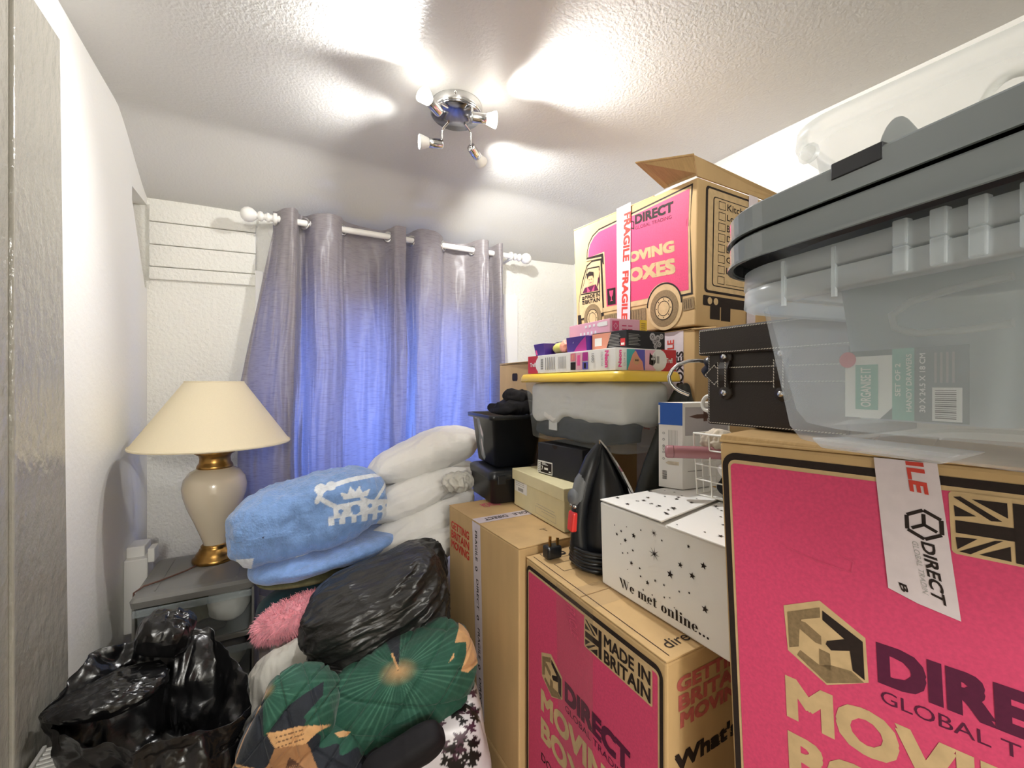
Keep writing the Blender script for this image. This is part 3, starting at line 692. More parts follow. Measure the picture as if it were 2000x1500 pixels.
# --- top van box (T) on two boxes (U)
X = .99
tT, LT, FT, TT = carton('moving box printed with a pink van, topmost of the stack', (1.0, 1.335, 1.372), (1.0, 1.361, 1.800), (X, .791, 1.360), (X, .783, 1.762), (.48, .01, 0), flaps=False)
def tv(u, v): return (u/(1+.064*v), v*(1+.045*u))
i = Ink(LT); P = lambda m, pts, k=1: i.poly(m, [tv(*p) for p in pts], k)
def PL(m, pts, w, k): i.line(m, [tv(*p) for p in pts], w, k)
def arc(cu, cv, r, a0, a1, n=10): return [(cu+r/LT.w*math.cos(a0+(a1-a0)*q/n), cv+r/LT.h*math.sin(a0+(a1-a0)*q/n)) for q in range(n+1)]
arch = arc(.805, .16, .072, PI*.96, PI*.04, 14)
body = [(.345, .665), (.155, .690)]+[(.165, .76), (.185, .81), (.225, .855), (.285, .885), (1.010, .905), (.985, .235), (.93, .235)]
# three nested outlines: dark, tan, pink pieces as convex parts
P('black_ink', [(.140, .676), (.148, .76), (.170, .825), (.215, .88), (.285, .912), (1.032, .928), (.995, .660)], 1)
P('black_ink', [(.295, .700), (1.0, .700), (.995, .205), (.295, .205)], 1)
P('tan', [(.150, .688), (.158, .76), (.180, .818), (.222, .868), (.285, .898), (1.022, .916), (1.0, .66)], 2); P('tan', [(.306, .700), (1.0, .700), (.985, .218), (.306, .218)], 2)
P('pink', [(.162, .700), (.168, .76), (.190, .810), (.230, .856), (.285, .884), (1.010, .902), (.99, .66)], 3); P('pink', [(.332, .71), (.99, .71), (.972, .240), (.332, .240)], 3)
P('tan', [(.14, .676), (.30, .655), (.332, .665), (.332, .700), (.14, .700)], 4); P('black_ink', [(.140, .690), (.300, .668), (.312, .60), (.322, .60), (.320, .690), (.145, .705)], 5)
P('tan', [(.295, .2), (.70, .2), (.70, .236), (.295, .236)], 4)
P('tan', arc(.805, .16, .070, 0, 2*PI, 28)[:-1], 4)
i.ring('black_ink', *tv(.805, .165), .064, .069, 5, 32, 0, PI)
# skirt
P('grey_ink', [(.30, .175), (.67, .175), (.67, .085), (.30, .060)], 3); P('grey_ink', [(.93, .185), (1.0, .190), (1.0, .110), (.93, .105)], 3)
for k in range(16): PL('black_ink', [(.32+k*.021, .165), (.32+k*.021, .085)], .0012, 4)
for k in range(4): PL('black_ink', [(.94+k*.014, .175), (.94+k*.014, .12)], .0012, 4)
# wheels
for cu, cv, s in ((.805, .145, 1.0), (.185, .165, .95)):
    cu, cv = tv(cu, cv)
    i.ring('grey_ink', cu, cv, 0, .055*s, 6); i.ring('tan', cu, cv, 0, .034*s, 7); i.ring('black_ink', cu, cv, .021*s, .023*s, 8); i.ring('black_ink', cu, cv, .033*s, .0355*s, 8)
    for k in range(8): i.ring('black_ink', cu+.028*s*math.cos(k*PI/4)/LT.w, cv+.028*s*math.sin(k*PI/4)/LT.h, 0, .0020, 8, 6)
# cab
cab = [(.035, .18), (.040, .32), (.070, .44), (.100, .52), (.150, .625), (.200, .650), (.290, .640), (.292, .20)]
P('black_ink', [(.030, .17), (.034, .32), (.063, .45), (.095, .54), (.143, .64), (.200, .664), (.300, .655), (.300, .17)], 3); P('tan', cab, 4)
win_ = [(.072, .400), (.155, .600), (.272, .585), (.268, .385)]
P('black_ink', [(.064, .390), (.150, .612), (.279, .597), (.275, .375)], 5); P('tan', win_, 6)
P('purple_ink', [(.085, .402), (.115, .445), (.235, .450), (.262, .392)], 7); P('pink', [(.140, .400), (.140, .455), (.165, .415), (.178, .402)], 8); P('pink', [(.215, .396), (.225, .450), (.198, .415), (.188, .400)], 8)
P('skin', [(.155, .455), (.148, .505), (.165, .535), (.200, .540), (.212, .50), (.205, .455)], 8); P('black_ink', [(.145, .515), (.140, .560), (.175, .575), (.218, .560), (.215, .505), (.205, .535), (.160, .535)], 9)
PL('black_ink', [(.165, .505), (.172, .505)], .0016, 10); PL('black_ink', [(.190, .505), (.197, .505)], .0016, 10); PL('rose_ink', [(.172, .475), (.192, .478)], .0014, 10)
P('purple_ink', [(.245, .42), (.262, .50), (.280, .575), (.270, .46)], 8); P('skin', [(.262, .50), (.275, .560), (.282, .55), (.270, .50)], 9)
i.rect('black_ink', *[x for p in (tv(.020, .1), tv(.058, .22)) for x in p][0:1]+[tv(.058, .2)[0]], tv(.02, .08)[1], tv(.02, .215)[1], 5)
P('black_ink', [(.078, .372), (.105, .368), (.105, .300), (.078, .304)], 6)
for k in range(3): PL('tan', [(.080, .318+k*.022), (.103, .312+k*.022)], .0016, 7)
i.text('black_ink', 'MADE IN', [tv(.112, .345), tv(.270, .340), tv(.270, .375), tv(.112, .378)], 6, .03); i.text('black_ink', 'BRITAIN', [tv(.112, .302), tv(.270, .298), tv(.270, .333), tv(.112, .337)], 6, .03)
i.text('black_ink', 'DIRECT', [tv(.618, .815), tv(.902, .795), tv(.905, .868), tv(.620, .888)], 4, .05); i.text('purple_ink', 'GLOBAL TRADING', [tv(.618, .775), tv(.888, .752), tv(.888, .778), tv(.618, .802)], 4, -.005)
i.line('black_ink', [tv(.595, .85), tv(.608, .84), tv(.605, .79), tv(.590, .80)], .004, 4)
i.text('tan', 'MOVING', [tv(.470, .545), tv(.897, .518), tv(.897, .600), tv(.470, .628)], 4, .06); i.text('tan', 'BOXES', [tv(.470, .395), tv(.897, .368), tv(.897, .478), tv(.470, .50)], 4, .06)
P('black_ink', [(.345, .385), (.425, .38), (.42, .248), (.345, .25)], 5); P('pink', [(.365, .365), (.405, .363), (.398, .325), (.388, .31), (.388, .285), (.40, .278), (.368, .278), (.380, .285), (.380, .31), (.370, .325)], 6)
P('tape', [(.470, 1.0), (.425, .0), (.540, .0), (.595, 1.0)], 9)
i.text('red_ink', 'FRAGILE', [(.505, .955), (.487, .575), (.541, .570), (.562, .955)], 10, .05); i.text('red_ink', 'FRAGILE', [(.484, .500), (.466, .115), (.518, .110), (.537, .495)], 10, .05)
i.build(tT, names={'tape': 'parcel_tape'})
i = Ink(FT)
i.rrect('black_ink', .070, .93, .235, .965, .012, 1); i.rrect('tan', .088, .91, .252, .950, .008, 2)
i.rrect('black_ink', .135, .86, .285, .905, .010, 3); i.rrect('tan', .143, .852, .292, .898, .008, 4)
names_ = ['Kitchen', 'Lounge', 'Bedroom', 'Dining', 'Bathroom', 'Garage', 'Loft', '']
for k, s in enumerate(names_):
    v = .855-k*.0745
    i.line('black_ink', [(.185, v-.026), (.245, v-.026), (.245, v+.026), (.185, v+.026), (.185, v-.026)], .0018, 5)
    if s: i.text('black_ink', s, (.262, .262+.033*len(s), v-.024-(.008 if 'g' in s else 0), v+.024), 5, .015)
i.line('black_ink', [(.262, .855-7*.0745-.024), (.62, .855-7*.0745-.024)], .0015, 5)
i.rrect('black_ink', .060, .92, .145, .215, .004, 1); i.ring('tan', .12, .180, 0, .010, 2, 16); i.ring('tan', .175, .180, 0, .010, 2, 16)
i.rect('black_ink', .125, .215, .055, .145, 1); i.rect('black_ink', .225, .315, .05, .145, 1)
i.poly('tape', [(.40, 1.0), (.47, 1.0), (.40, .0), (.33, .0)], 6) if False else i.poly('tape', [(.47, .0), (.56, .0), (.565, 1.0), (.47, 1.0)], 7)
i.text('black_ink', 'FRAGILE', [(.50, .93), (.50, .70), (.535, .70), (.535, .93)], 8, .03)
i.build(tT, names={'tape': 'parcel_tape'})
fl = MB(); th = Vector((0, 0, .004))
q = [Vector(p) for p in ((.990, .783, 1.764), (.990, .862, 1.774), (.925, .842, 1.795), (1.005, .800, 1.813))]
q = [Vector((.990, .783, 1.766)), Vector((.990, .900, 1.776)), Vector((.880, .905, 1.828)), Vector((.965, .775, 1.812))]
fl.hexa(q, [p+th for p in q]); mkobj('flap', fl, 'card_in', tT, .001)
q = [Vector((.990, .783, 1.764)), Vector((1.46, .79, 1.764)), Vector((1.40, .775, 1.785)), Vector((.965, .775, 1.812))]
q2 = [p+Vector((0, .005, .0)) for p in q]; mkobj('flap', MB().hexa(q, q2), 'card', tT, .001)
q = [Vector((1.0, 1.36, 1.80)), Vector((1.48, 1.37, 1.80)), Vector((1.47, .95, 1.775)), Vector((1.0, .95, 1.775))]
mkobj('flap', MB().hexa(q, [p+th for p in q]), 'card', tT, .001)
tU, LU, FU, TU = carton('brown moving box wrapped in printed tape directly under the van box', (1.0, 1.35, .765), (1.0, 1.35, 1.352), (1.0, .80, .765), (1.0, .80, 1.352), (.46, .01, 0))
i = Ink(LU); i.rect('tape', .60, .93, 0, 1.0, 1)
for a, t_, m_, b0 in ((.655, 'DIRECT', 'black_ink', .80), (.655, 'FRAGILE', 'red_ink', .50), (.74, 'FRAGILE', 'black_ink', .70), (.74, 'DIRECT', 'black_ink', .40), (.825, 'FRAGILE', 'red_ink', .78), (.825, 'FRAGILE', 'black_ink', .48), (.885, 'BOXES', 'black_ink', .72)):
    i.text(m_, t_, [(a+.045, b0), (a+.045, b0+.18), (a, b0+.18), (a, b0)], 2, .03)
i.build(tU, names={'tape': 'parcel_tape'})
q = [Vector((.985, .800, 1.349)), Vector((1.46, .80, 1.349)), Vector((1.46, .745, 1.352)), Vector((1.0, .735, 1.347))]
mkobj('flap', MB().hexa(q, [p+th for p in q]), 'card', tU, .001)
carton('moving box at the bottom of the van box stack by the right wall', (1.0, 1.35, .001), (1.0, 1.35, .76), (1.0, .80, .001), (1.0, .80, .76), (.46, .01, 0))
# --- far box (G) by the window
tG, LG, FG, TG = carton('brown box by the window behind the yellow-lidded tub', (.855, 1.72, .70), (.855, 1.72, 1.283), (.865, 1.40, .70), (.865, 1.40, 1.283), (.42, .0, 0))
i = Ink(LG); i.rrect('black_ink', .36, .50, .88, .935, .008, 1); i.rect('grey_ink', .10, .16, .60, .605, 1); i.build(tG)
mkobj('flap', MB().hexa([(.855, 1.72, 1.288), (.855, 1.40, 1.288), (.99, 1.40, 1.296), (.99, 1.72, 1.296)], [(.855, 1.72, 1.291), (.855, 1.40, 1.291), (.99, 1.40, 1.299), (.99, 1.72, 1.299)]), 'card', tG)
carton('brown box on the floor beneath the box by the window', (.855, 1.72, .001), (.855, 1.72, .695), (.865, 1.40, .001), (.865, 1.40, .695), (.42, .0, 0))

# ================================================================== WHITE STAR BOX
W3 = [Vector((.602, .417, .7725)), Vector((.90, .470, .7725)), Vector((.91, .735, .7725)), Vector((.604, .7187, .7725))]
W4 = [Vector((.598, .417, .948)), Vector((.895, .470, .948)), Vector((.905, .730, .948)), Vector((.596, .716, .948))]
tW = thing('star_print_box', (.75, .57, .7725), 'white cardboard box with black stars and We met online lettering', 'box')
mkobj('body', MB().hexa(W3, W4), 'white', tW, .003)
LW = Face(W3[3], W3[0], W4[0], W4[3])
up = Vector((0, 0, 1))
ma = Vector((.5935, .545, .952)); mbv = Vector((.90, .615, .952))
q1 = [ma, mbv, W4[2]+up*.004, W4[3]+up*.004]; q0 = [p-up*.0025 for p in q1]; q1 = [q1[0]+up*.004, q1[1]+up*.003, q1[2]+up*.001, q1[3]+up*.002]; q0 = [q1[k]-up*.003 for k in range(4)]
fa_ = mkobj('flap', MB().hexa(q0, q1), 'white', tW, .0008)
r1 = [W4[0]+up*.006+Vector((-.008, .0, 0)), W4[1]+up*.004, mbv-Vector((0, .006, .001)), ma+Vector((.002, -.008, -.001))]; r0 = [p-up*.003 for p in r1]
mkobj('flap', MB().hexa(r0, r1), 'white', tW, .0008)
i = Ink(Face(q1[0]+up*.0005, q1[1]+up*.0005, q1[2]+up*.0005, q1[3]+up*.0005)); rnd = random.Random(4)
for k in range(26): i.star('black_ink', rnd.uniform(.05, .95), rnd.uniform(.08, .95), rnd.choice((.003, .004, .006, .008)), 5, .42, 1, rnd.random()*6)
i.build(tW)
i = Ink(Face(r1[0]+up*.0005, r1[1]+up*.0005, r1[2]+up*.0005, r1[3]+up*.0005))
for k in range(22): i.star('black_ink', rnd.uniform(.05, .95), rnd.uniform(.08, .95), rnd.choice((.003, .004, .006)), 5, .42, 1, rnd.random()*6)
i.build(tW)
i = Ink(LW)
S_ = [(.13, .83, 2), (.19, .79, 4), (.15, .73, 5), (.30, .80, 7), (.225, .70, 6), (.24, .87, 1.5), (.185, .63, 1.5), (.29, .62, 4), (.20, .53, 2.5), (.245, .56, 3), (.275, .46, 6), (.345, .45, 3.5), (.24, .36, 1.5), (.35, .36, 2.5),
      (.405, .33, 6), (.465, .40, 4), (.53, .405, 3.5), (.645, .705, 6.5), (.575, .555, 9), (.72, .65, 7.5), (.79, .80, 7.5), (.635, .42, 3), (.70, .46, 2.5), (.37, .22, 3), (.44, .22, 2), (.53, .27, 3), (.57, .30, 1.8), (.51, .12, 2), (.40, .09, 1.5), (.795, .38, 8), (.60, .22, 1.5), (.36, .90, 3), (.52, .88, 3), (.70, .93, 4)]
for u, v, r in S_: i.star('black_ink', u*1.06+.01, v*.95, r*.00085, 5, .42, 1, .1) if r > 2.6 else i.ring('black_ink', u*1.06+.01, v*.95, 0, r*.0007, 1, 8)
for u, v, r in ((.50, .66, .0135), (.50, .88, .008)): i.star('black_ink', u, v, r, 8, .16, 1, .1)
# fat-face serif lettering drawn stroke by stroke
def glyph(ch):
    R = []   # list of polygons in x-height units
    def rect(a, b, c, d): R.append([(a, c), (b, c), (b, d), (a, d)])
    def ring_(cx, rx, ix, y0=0, y1=1, a0=0, a1=2*PI):
        n = 18; cy = (y0+y1)/2; ry = (y1-y0)/2
        for k in range(n):
            t0, t1 = a0+(a1-a0)*k/n, a0+(a1-a0)*(k+1)/n
            R.append([(cx+rx*math.cos(t0), cy+ry*math.sin(t0)), (cx+rx*math.cos(t1), cy+ry*math.sin(t1)), (cx+ix*math.cos(t1), cy+ry*.9*math.sin(t1)), (cx+ix*math.cos(t0), cy+ry*.9*math.sin(t0))])
    def archg(x0, x1, w):
        R.append([(x0, .72), (x0+(x1-x0)*.45, 1.02), (x1, 1.02), (x1+w*.6, .92), (x1, .88), (x0+(x1-x0)*.5, .93)]); rect(x1, x1+w, .0, .92); rect(x1-.08, x1+w+.1, 0, .05)
    if ch == 'W':
        R += [[(0, 1.45), (.36, 1.45), (.80, 0), (.62, 0)], [(.62, 0), (.70, 0), (1.02, 1.45), (.95, 1.45)], [(.72, 1.45), (1.06, 1.45), (1.42, 0), (1.28, 0)], [(1.28, 0), (1.36, 0), (1.76, 1.45), (1.70, 1.45)], [(-.08, 1.4), (.44, 1.4), (.44, 1.45), (-.08, 1.45)], [(1.5, 1.4), (1.9, 1.4), (1.9, 1.45), (1.5, 1.45)]]; w = 1.9
    elif ch == 'e': ring_(.42, .42, .12, 0, 1, .1, 1.78*PI); rect(.3, .8, .50, .57); w = .86
    elif ch == 'o': ring_(.44, .44, .13); w = .92
    elif ch == 'm': rect(.1, .4, 0, 1); rect(0, .1, .94, 1); rect(0, .5, 0, .05); archg(.4, .62, .3); archg(.92, 1.14, .3); w = 1.58
    elif ch == 'n': rect(.1, .4, 0, 1); rect(0, .1, .94, 1); rect(0, .5, 0, .05); archg(.4, .64, .3); w = 1.08
    elif ch == 't': rect(.15, .45, .06, 1.32); rect(0, .68, .92, 1); R.append([(.15, .1), (.3, 0), (.55, 0), (.68, .14), (.62, .16), (.45, .08)]); w = .74
    elif ch == 'l': rect(.1, .4, 0, 1.5); rect(0, .5, 0, .05); rect(0, .1, 1.45, 1.5); w = .54
    elif ch == 'i': rect(.1, .4, 0, 1); rect(0, .5, 0, .05); rect(0, .1, .94, 1); ring_(.25, .17, 0, 1.16, 1.48); w = .54
    elif ch == '.': ring_(.16, .15, 0, 0, .3); w = .45
    else: w = .5
    return R, w
x = 0; G = []
for ch in 'We met online...':
    R, w = glyph(ch); G += [[(px_+x, py_) for px_, py_ in p] for p in R]; x += w+.06
for p in G: i.poly('black_ink', [(.185+.70*px_/x, .065+.028+py_*.072) for px_, py_ in p], 1)
i.build(tW)

# ================================================================== BROWN LEATHER CASE
kx0, kx1, ky0, ky1 = .630, .83, .275, .480; kz0, kz1 = 1.133, 1.288
K = thing('storage_case', ((kx0+kx1)/2, (ky0+ky1)/2, kz0), 'dark brown leather-look case with white stitching, strap and studs', 'case')
mkobj('body', MB().box(kx0, kx1, ky0, ky1, kz0, kz1-.006), 'leather', K, .003)
mkobj('lid', MB().box(kx0-.010, kx1+.01, ky0-.01, ky1+.010, kz1-.040, kz1+.004), 'leather', K, .003)
def face_x(x, y0, y1, z0, z1): return Face((x, y1, z0), (x, y0, z0), (x, y0, z1), (x, y1, z1))
def stitches(F, pts, parent, w=.0011, step=.0042):
    a, b = F.w, F.h; mb = MB()
    for p, q in zip(pts[:-1], pts[1:]):
        P_ = Vector((p[0]*a, p[1]*b)); Q_ = Vector((q[0]*a, q[1]*b)); d = Q_-P_; L_ = d.length; d.normalize(); nn = Vector((-d.y, d.x)); k = 0
        while k*step < L_:
            s0 = P_+d*(k*step)-nn*w*.3; s1 = P_+d*min(L_, k*step+step*.72)+nn*w*.3; wv = nn*w/2
            c4 = [s0-wv, s1-wv, s1+wv, s0+wv]; mb.add([F(c.x/a, c.y/b, 1.5) for c in c4], [(0, 1, 2, 3)]); k += 1
    o = mkobj('stitching', mb, 'stitch', parent); o['kind'] = 'stuff'; return o
FB = face_x(kx0, ky0, ky1, kz0, kz1); FL_ = face_x(kx0-.010, ky0-.01, ky1+.010, kz1-.040, kz1+.004)
stitches(FB, [(.985, .02), (.02, .02), (.02, .76)], K); stitches(FL_, [(.98, .08), (.015, .08), (.015, .92), (.98, .92)], K)
sz = kz0+.082
sp = mkobj('strap', MB().add([(kx0-.004, ky1+.004, sz), (kx0-.004, ky1-.018, sz+.019), (kx0-.004, ky1-.022, sz+.012), (kx0-.004, ky0, sz+.013), (kx0-.004, ky0, sz-.013), (kx0-.004, ky1-.024, sz-.012), (kx0-.004, ky1-.020, sz-.019),
    (kx0, ky1+.004, sz), (kx0, ky1-.018, sz+.019), (kx0, ky1-.022, sz+.012), (kx0, ky0, sz+.013), (kx0, ky0, sz-.013), (kx0, ky1-.024, sz-.012), (kx0, ky1-.020, sz-.019)],
    [tuple(range(7)), tuple(reversed(range(7, 14)))]+[(k, 7+k, 7+(k+1) % 7, (k+1) % 7) for k in range(7)]), 'leather', K, .001)
FS = face_x(kx0-.0042, ky0, ky1, sz-.019, sz+.019)
stitches(FS, [(1, .78), (.10, .80), (.085, .93), (.0, .5), (.085, .07), (.10, .20), (1, .20)], sp)
for ly in (ky1-.036, ky1-.125):
    lp = mkobj('strap_loop', MB().loft([[(x_, ly+s*.0085, z_) for x_, z_ in ((kx0-.001, sz+.034), (kx0-.004, sz+.032), (kx0-.006, sz+.02), (kx0-.011, sz+.010), (kx0-.012, sz), (kx0-.011, sz-.010), (kx0-.006, sz-.02), (kx0-.004, sz-.032), (kx0-.001, sz-.034))] for s in (-1, 1)], smooth=False), 'leather', K, .001)
    F_ = face_x(kx0-.0125, ly-.0085, ly+.0085, sz-.02, sz+.02); stitches(F_, [(.12, 0), (.12, 1)], lp); stitches(F_, [(.88, 0), (.88, 1)], lp)
    for dz in (.029, -.029):
        mkobj('tab', MB().lathe([(.0005, .0062), (.010, .006), (.0115, .003), (.0115, 0)], (kx0, ly, sz+dz), (-1, 0, 0), 20), 'leather', lp)
        mkobj('stud', MB().lathe([(.0055, .004), (.0050, .0085), (.0030, .0105), (.0002, .011)], (kx0, ly, sz+dz), (-1, 0, 0), 16), 'chrome', lp)
hk = thing('metal_hook', (.612, .517, 1.205), 'curved chrome hook on black handle sticking out left of the leather case', 'hook')
ho = [(.655, .498, 1.238), (.640, .505, 1.241), (.624, .514, 1.240), (.610, .523, 1.234), (.601, .529, 1.224), (.597, .532, 1.213), (.599, .531, 1.202), (.605, .528, 1.194), (.614, .522, 1.187), (.626, .514, 1.181)]
mkobj('hook_wire', MB().tube([tuple(p) for p in (Vector(a).lerp(Vector(b), f) for a, b in zip(ho[:-1], ho[1:]) for f in (0, .5))]+[ho[-1]], .0032, 10), 'chrome', hk)
mkobj('black_handle', MB().lathe([(.001, 0), (.014, .002), (.018, .010), (.012, .02), (.016, .03), (.010, .036), (.001, .038)], (.668, .50, 1.215), (-.3, -.3, .6), 18), 'blackp', hk)
rgx = thing('plastic_ring', (.64, .515, 1.17), 'small white plastic ring at the left foot of the leather case', 'ring')
mkobj('ring_band', MB().tube([(.656+.002*math.sin(a), .497+.012*math.cos(a), 1.166+.013*math.sin(a)) for a in [2*PI*k/20 for k in range(21)]], .0035, 8), 'whitep', rgx)

# ================================================================== CLEAR TUBS, BLACK LIDS, MILKY TUB
AY = Vector((.144, .9896)); AX = Vector((.9896, -.144))
def local_frame(corner, L_, Wd): return Vector(corner)+AX*Wd/2-AY*L_/2
Lb, Wd = .60, .40
cb = local_frame((.407, .298), Lb, Wd)
def rr(h, s=0, r=.055, c=None, L=Lb, Wi=Wd, ax=AX): return rrect((c or cb).x, (c or cb).y, Wi/2+s, L/2+s, r+.012, h, ax, 12)
def clear_tub(name, z0, z1, label, grp, inset=.030):
    t = thing(name, (cb.x, cb.y, z0), label, 'storage tub', grp)
    b = MB().loft([rr(z0+.006, -inset-.030, .04), rr(z0, -inset-.02, .04), rr(z0+.004, -inset-.006, .045), rr(z0+.016, -inset, .045), rr(z1-.028, -.014, .05), rr(z1-.017, -.012, .05)], True, False)
    mkobj('body', b, 'clear', t)
    rim = MB().loft([rr(z1-.018, -.012, .05), rr(z1-.018, 0), rr(z1-.016, .0025, .057), rr(z1-.001, .0015, .056), rr(z1, -.0005, .055), rr(z1-.001, -.003, .052), rr(z1-.016, -.004, .05)], False, False)
    mkobj('rim', rim, 'clear_rim', t)
    side = lambda s, off: cb-AX*(Wd/2+off)+AY*(Lb/2-s)
    for s in (.160, .181, .200, .222, .246):   # raised blocks along the rim
        p = side(s, .0); q = side(s+.009, .0)
        mkobj('rim_rib', MB().hexa([(*(p-AX*.0038), z1-.016), (*(q-AX*.0038), z1-.016), (*(q+AX*.004), z1-.016), (*(p+AX*.004), z1-.016)], [(*(p-AX*.0038), z1+.0025), (*(q-AX*.0038), z1+.0025), (*(q+AX*.004), z1+.0025), (*(p+AX*.004), z1+.0025)]), 'clear_rim', t, .0012)
    for s in (.075, .118): 
        p = side(s, .0025); mkobj('rim_tab', MB().hexa([(*p, z1-.024), (*(p-AY*.003), z1-.024), (*(p-AY*.003+AX*.003), z1-.024), (*(p+AX*.003), z1-.024)], [(*p, z1-.003), (*(p-AY*.003), z1-.003), (*(p-AY*.003+AX*.003), z1-.003), (*(p+AX*.003), z1-.003)]), 'clear_rim', t)
    return t
t0 = clear_tub('clear_storage_tub', 1.142, 1.294, 'clear plastic storage tub, outer of the nested pair', 'nested clear tubs')
t1 = clear_tub('clear_storage_tub', 1.158, 1.313, 'clear plastic storage tub nested inside the lower clear tub, rim just above it', 'nested clear tubs', .034)
# foot ridges
for s in (.07, .30): 
    p = cb-AX*(Wd/2-.055)+AY*(Lb/2-s)
    mkobj('foot', MB().hexa([(*p, 1.139), (*(p-AY*.09), 1.139), (*(p-AY*.085+AX*.03), 1.139), (*(p+AX*.03-AY*.005), 1.139)], [(*(p+AY*.01), 1.148), (*(p-AY*.10), 1.148), (*(p-AY*.10+AX*.04), 1.148), (*(p+AX*.04), 1.148)]), 'clear_rim', t0, .002)
# inner small drawer tubs
def small_tub(p, l, w, z0, z1, label):
    c = cb-AX*(Wd/2-.066-w/2)+AY*(Lb/2-p-l/2)
    t = thing('handy_drawer', (c.x, c.y, z0), label, 'storage drawer', 'drawers stored inside the clear tubs')
    mkobj('body', MB().loft([rrect(c.x, c.y, w/2-.008, l/2-.012, .015, z0, AX, 4), rrect(c.x, c.y, w/2, l/2, .015, z1, AX, 4)], True, False), 'drawer2', t)
    return t, c
M['drawer2'] = clear_plastic('blue_grey_clear', (.70, .77, .80), .66, .25)
s0, c0 = small_tub(.075, .125, .24, 1.168, 1.29, 'blue-grey clear drawer with paper label inside the nested tubs')
s1, c1 = small_tub(.205, .22, .24, 1.168, 1.285, 'blue-grey clear drawer without a label, right of the labelled one')
# label card on the inner face of s0: Face seen from the left
def sideface(c, w, l, z0, z1, off=.003):
    a = c-AX*(w/2+off)+AY*l/2; b = c-AX*(w/2+off)-AY*l/2
    return Face((a.x, a.y, z0), (b.x, b.y, z0), (b.x, b.y, z1), (a.x, a.y, z1))
Fc = sideface(c0, .24, .125, 1.168, 1.29, .008)
i = Ink(Fc)
i.rect('dkgrey', .13, .80, .02, .50, 1); i.poly('paper', [(.13, .02), (.35, .02), (.42, .10), (.42, .46), (.13, .46)], 2); i.rect('mint', .20, .34, .08, .40, 3); i.rect('mint', .42, .54, .02, .50, 2)
i.ring('coral', .15, .44, 0, .007, 4)
i.text('paper', 'ORGANISE IT', [(.30, .10), (.30, .38), (.235, .38), (.235, .10)], 4, .02)
i.text('paper', 'SET OF 2', [(.47, .18), (.47, .40), (.44, .40), (.44, .18)], 4, .02); i.text('paper', 'HANDY DRAWERS', [(.53, .08), (.53, .46), (.50, .46), (.50, .08)], 4, .02)
i.text('paper', '30 X 24.5 X 18 CM', [(.60, .08), (.60, .46), (.57, .46), (.57, .08)], 4, .02)
for k in range(4): i.rect('greytxt', .64+k*.028, .652+k*.028, .27, .46, 2)
i.rect('paper', .63, .77, .03, .24, 2)
for k in range(15): i.rect('black_ink', .645, .745, .045+k*.0125, .045+k*.0125+(.004 if k % 3 else .007), 3)
i.build(s0, 'label')
hn = MB(); Hp = lambda u, v: Fc(u, v, 4)
hn.tube([Hp(u, v) for u, v in ((.98, .86), (.72, .84), (.52, .80), (.42, .73), (.44, .64), (.56, .59), (.80, .585), (.98, .60))], .0028, 8)
mkobj('handle_moulding', hn, 'tub', s0)
# lids
lids = []
for k, (z0, z1) in enumerate(((1.318, 1.343), (1.344, 1.370))):
    t = thing('tub_lid', (cb.x, cb.y, z0), ['lower of two glossy black tub lids resting on the clear tubs', 'upper of two glossy black tub lids, under the milky white tub'][k], 'lid', 'two black tub lids')
    s_ = .016
    cl = cb+AX*.004
    R_ = lambda h, s, r=.07: rr(h, s, r, c=cl)
    mkobj('lid_panel', MB().loft([R_(z0+.002, s_-.001), R_(z0+.002, s_+.001), R_(z1-.0035, s_+.0015), R_(z1-.002, s_+.0005), R_(z1-.001, s_-.003), R_(z1-.001, -.02), R_(z1-.004, -.03)], False, True, smooth=False), 'lidsheen', t)
    mkobj('lid_underside', MB().loft([R_(z0+.002, s_-.001), R_(z0+.014, s_-.0015), R_(z0+.015, -.008), R_(z0+.008, -.02), R_(z0+.008, -.04)], False, True, smooth=False), 'blackp', t)
    mkobj('lid_lip', MB().loft([R_(z0, s_), R_(z0, s_+.003), R_(z0+.0025, s_+.003), R_(z0+.0025, s_)], False, False, smooth=False), 'lidsheen', t)
    p = cl-AX*(Wd/2+s_+.002)+AY*(Lb/2-.125)
    if k: mkobj('latch_slot', MB().hexa([(*(p), z1-.012), (*(p-AY*.035), z1-.012), (*(p-AY*.035+AX*.012), z1-.012), (*(p+AX*.012), z1-.012)], [(*(p), z1+.001), (*(p-AY*.035), z1+.001), (*(p-AY*.035+AX*.012), z1+.001), (*(p+AX*.012), z1+.001)]), 'blackp', t, .001)
# milky tub
BY = Vector((-.0926, .9957)); BX = Vector((.9957, .0926))
cm = Vector((.518, .292))+BX*.20-BY*.27
def mr(h, s, r=.05): return rrect(cm.x, cm.y, .20+s, .27+s, r, h, BX, 8)
mt = thing('milky_storage_tub', (cm.x, cm.y, 1.371), 'milky white storage tub on the black lids, up by the ceiling', 'storage tub')
mkobj('body', MB().loft([mr(1.378, -.055), mr(1.372, -.045), mr(1.38, -.034), mr(1.44, -.022), mr(1.446, -.016), mr(1.478, -.012)], True, False), 'tub', mt)
mkobj('rim', MB().loft([mr(1.478, -.012), mr(1.478, 0), mr(1.481, .003), mr(1.496, .002), mr(1.498, -.001), mr(1.496, -.006)], False, False), 'tub', mt)
for k in range(3):
    p = cm-BX*(.20-.002)+BY*(.27-.001-.0); 
mkobj('corner_clip', MB().lathe([(.001, 0), (.010, .001), (.011, .004), (.008, .006)], (cm.x-.205*BX.x+.24*BY.x, cm.y-.205*BX.y+.24*BY.y, 1.455), (-1, 0, 0), 12), 'tub', mt)
bk = thing('white_basket', (cm.x, cm.y, 1.385), 'white pierced plastic basket lying inside the milky tub', 'basket')
wv = MB()
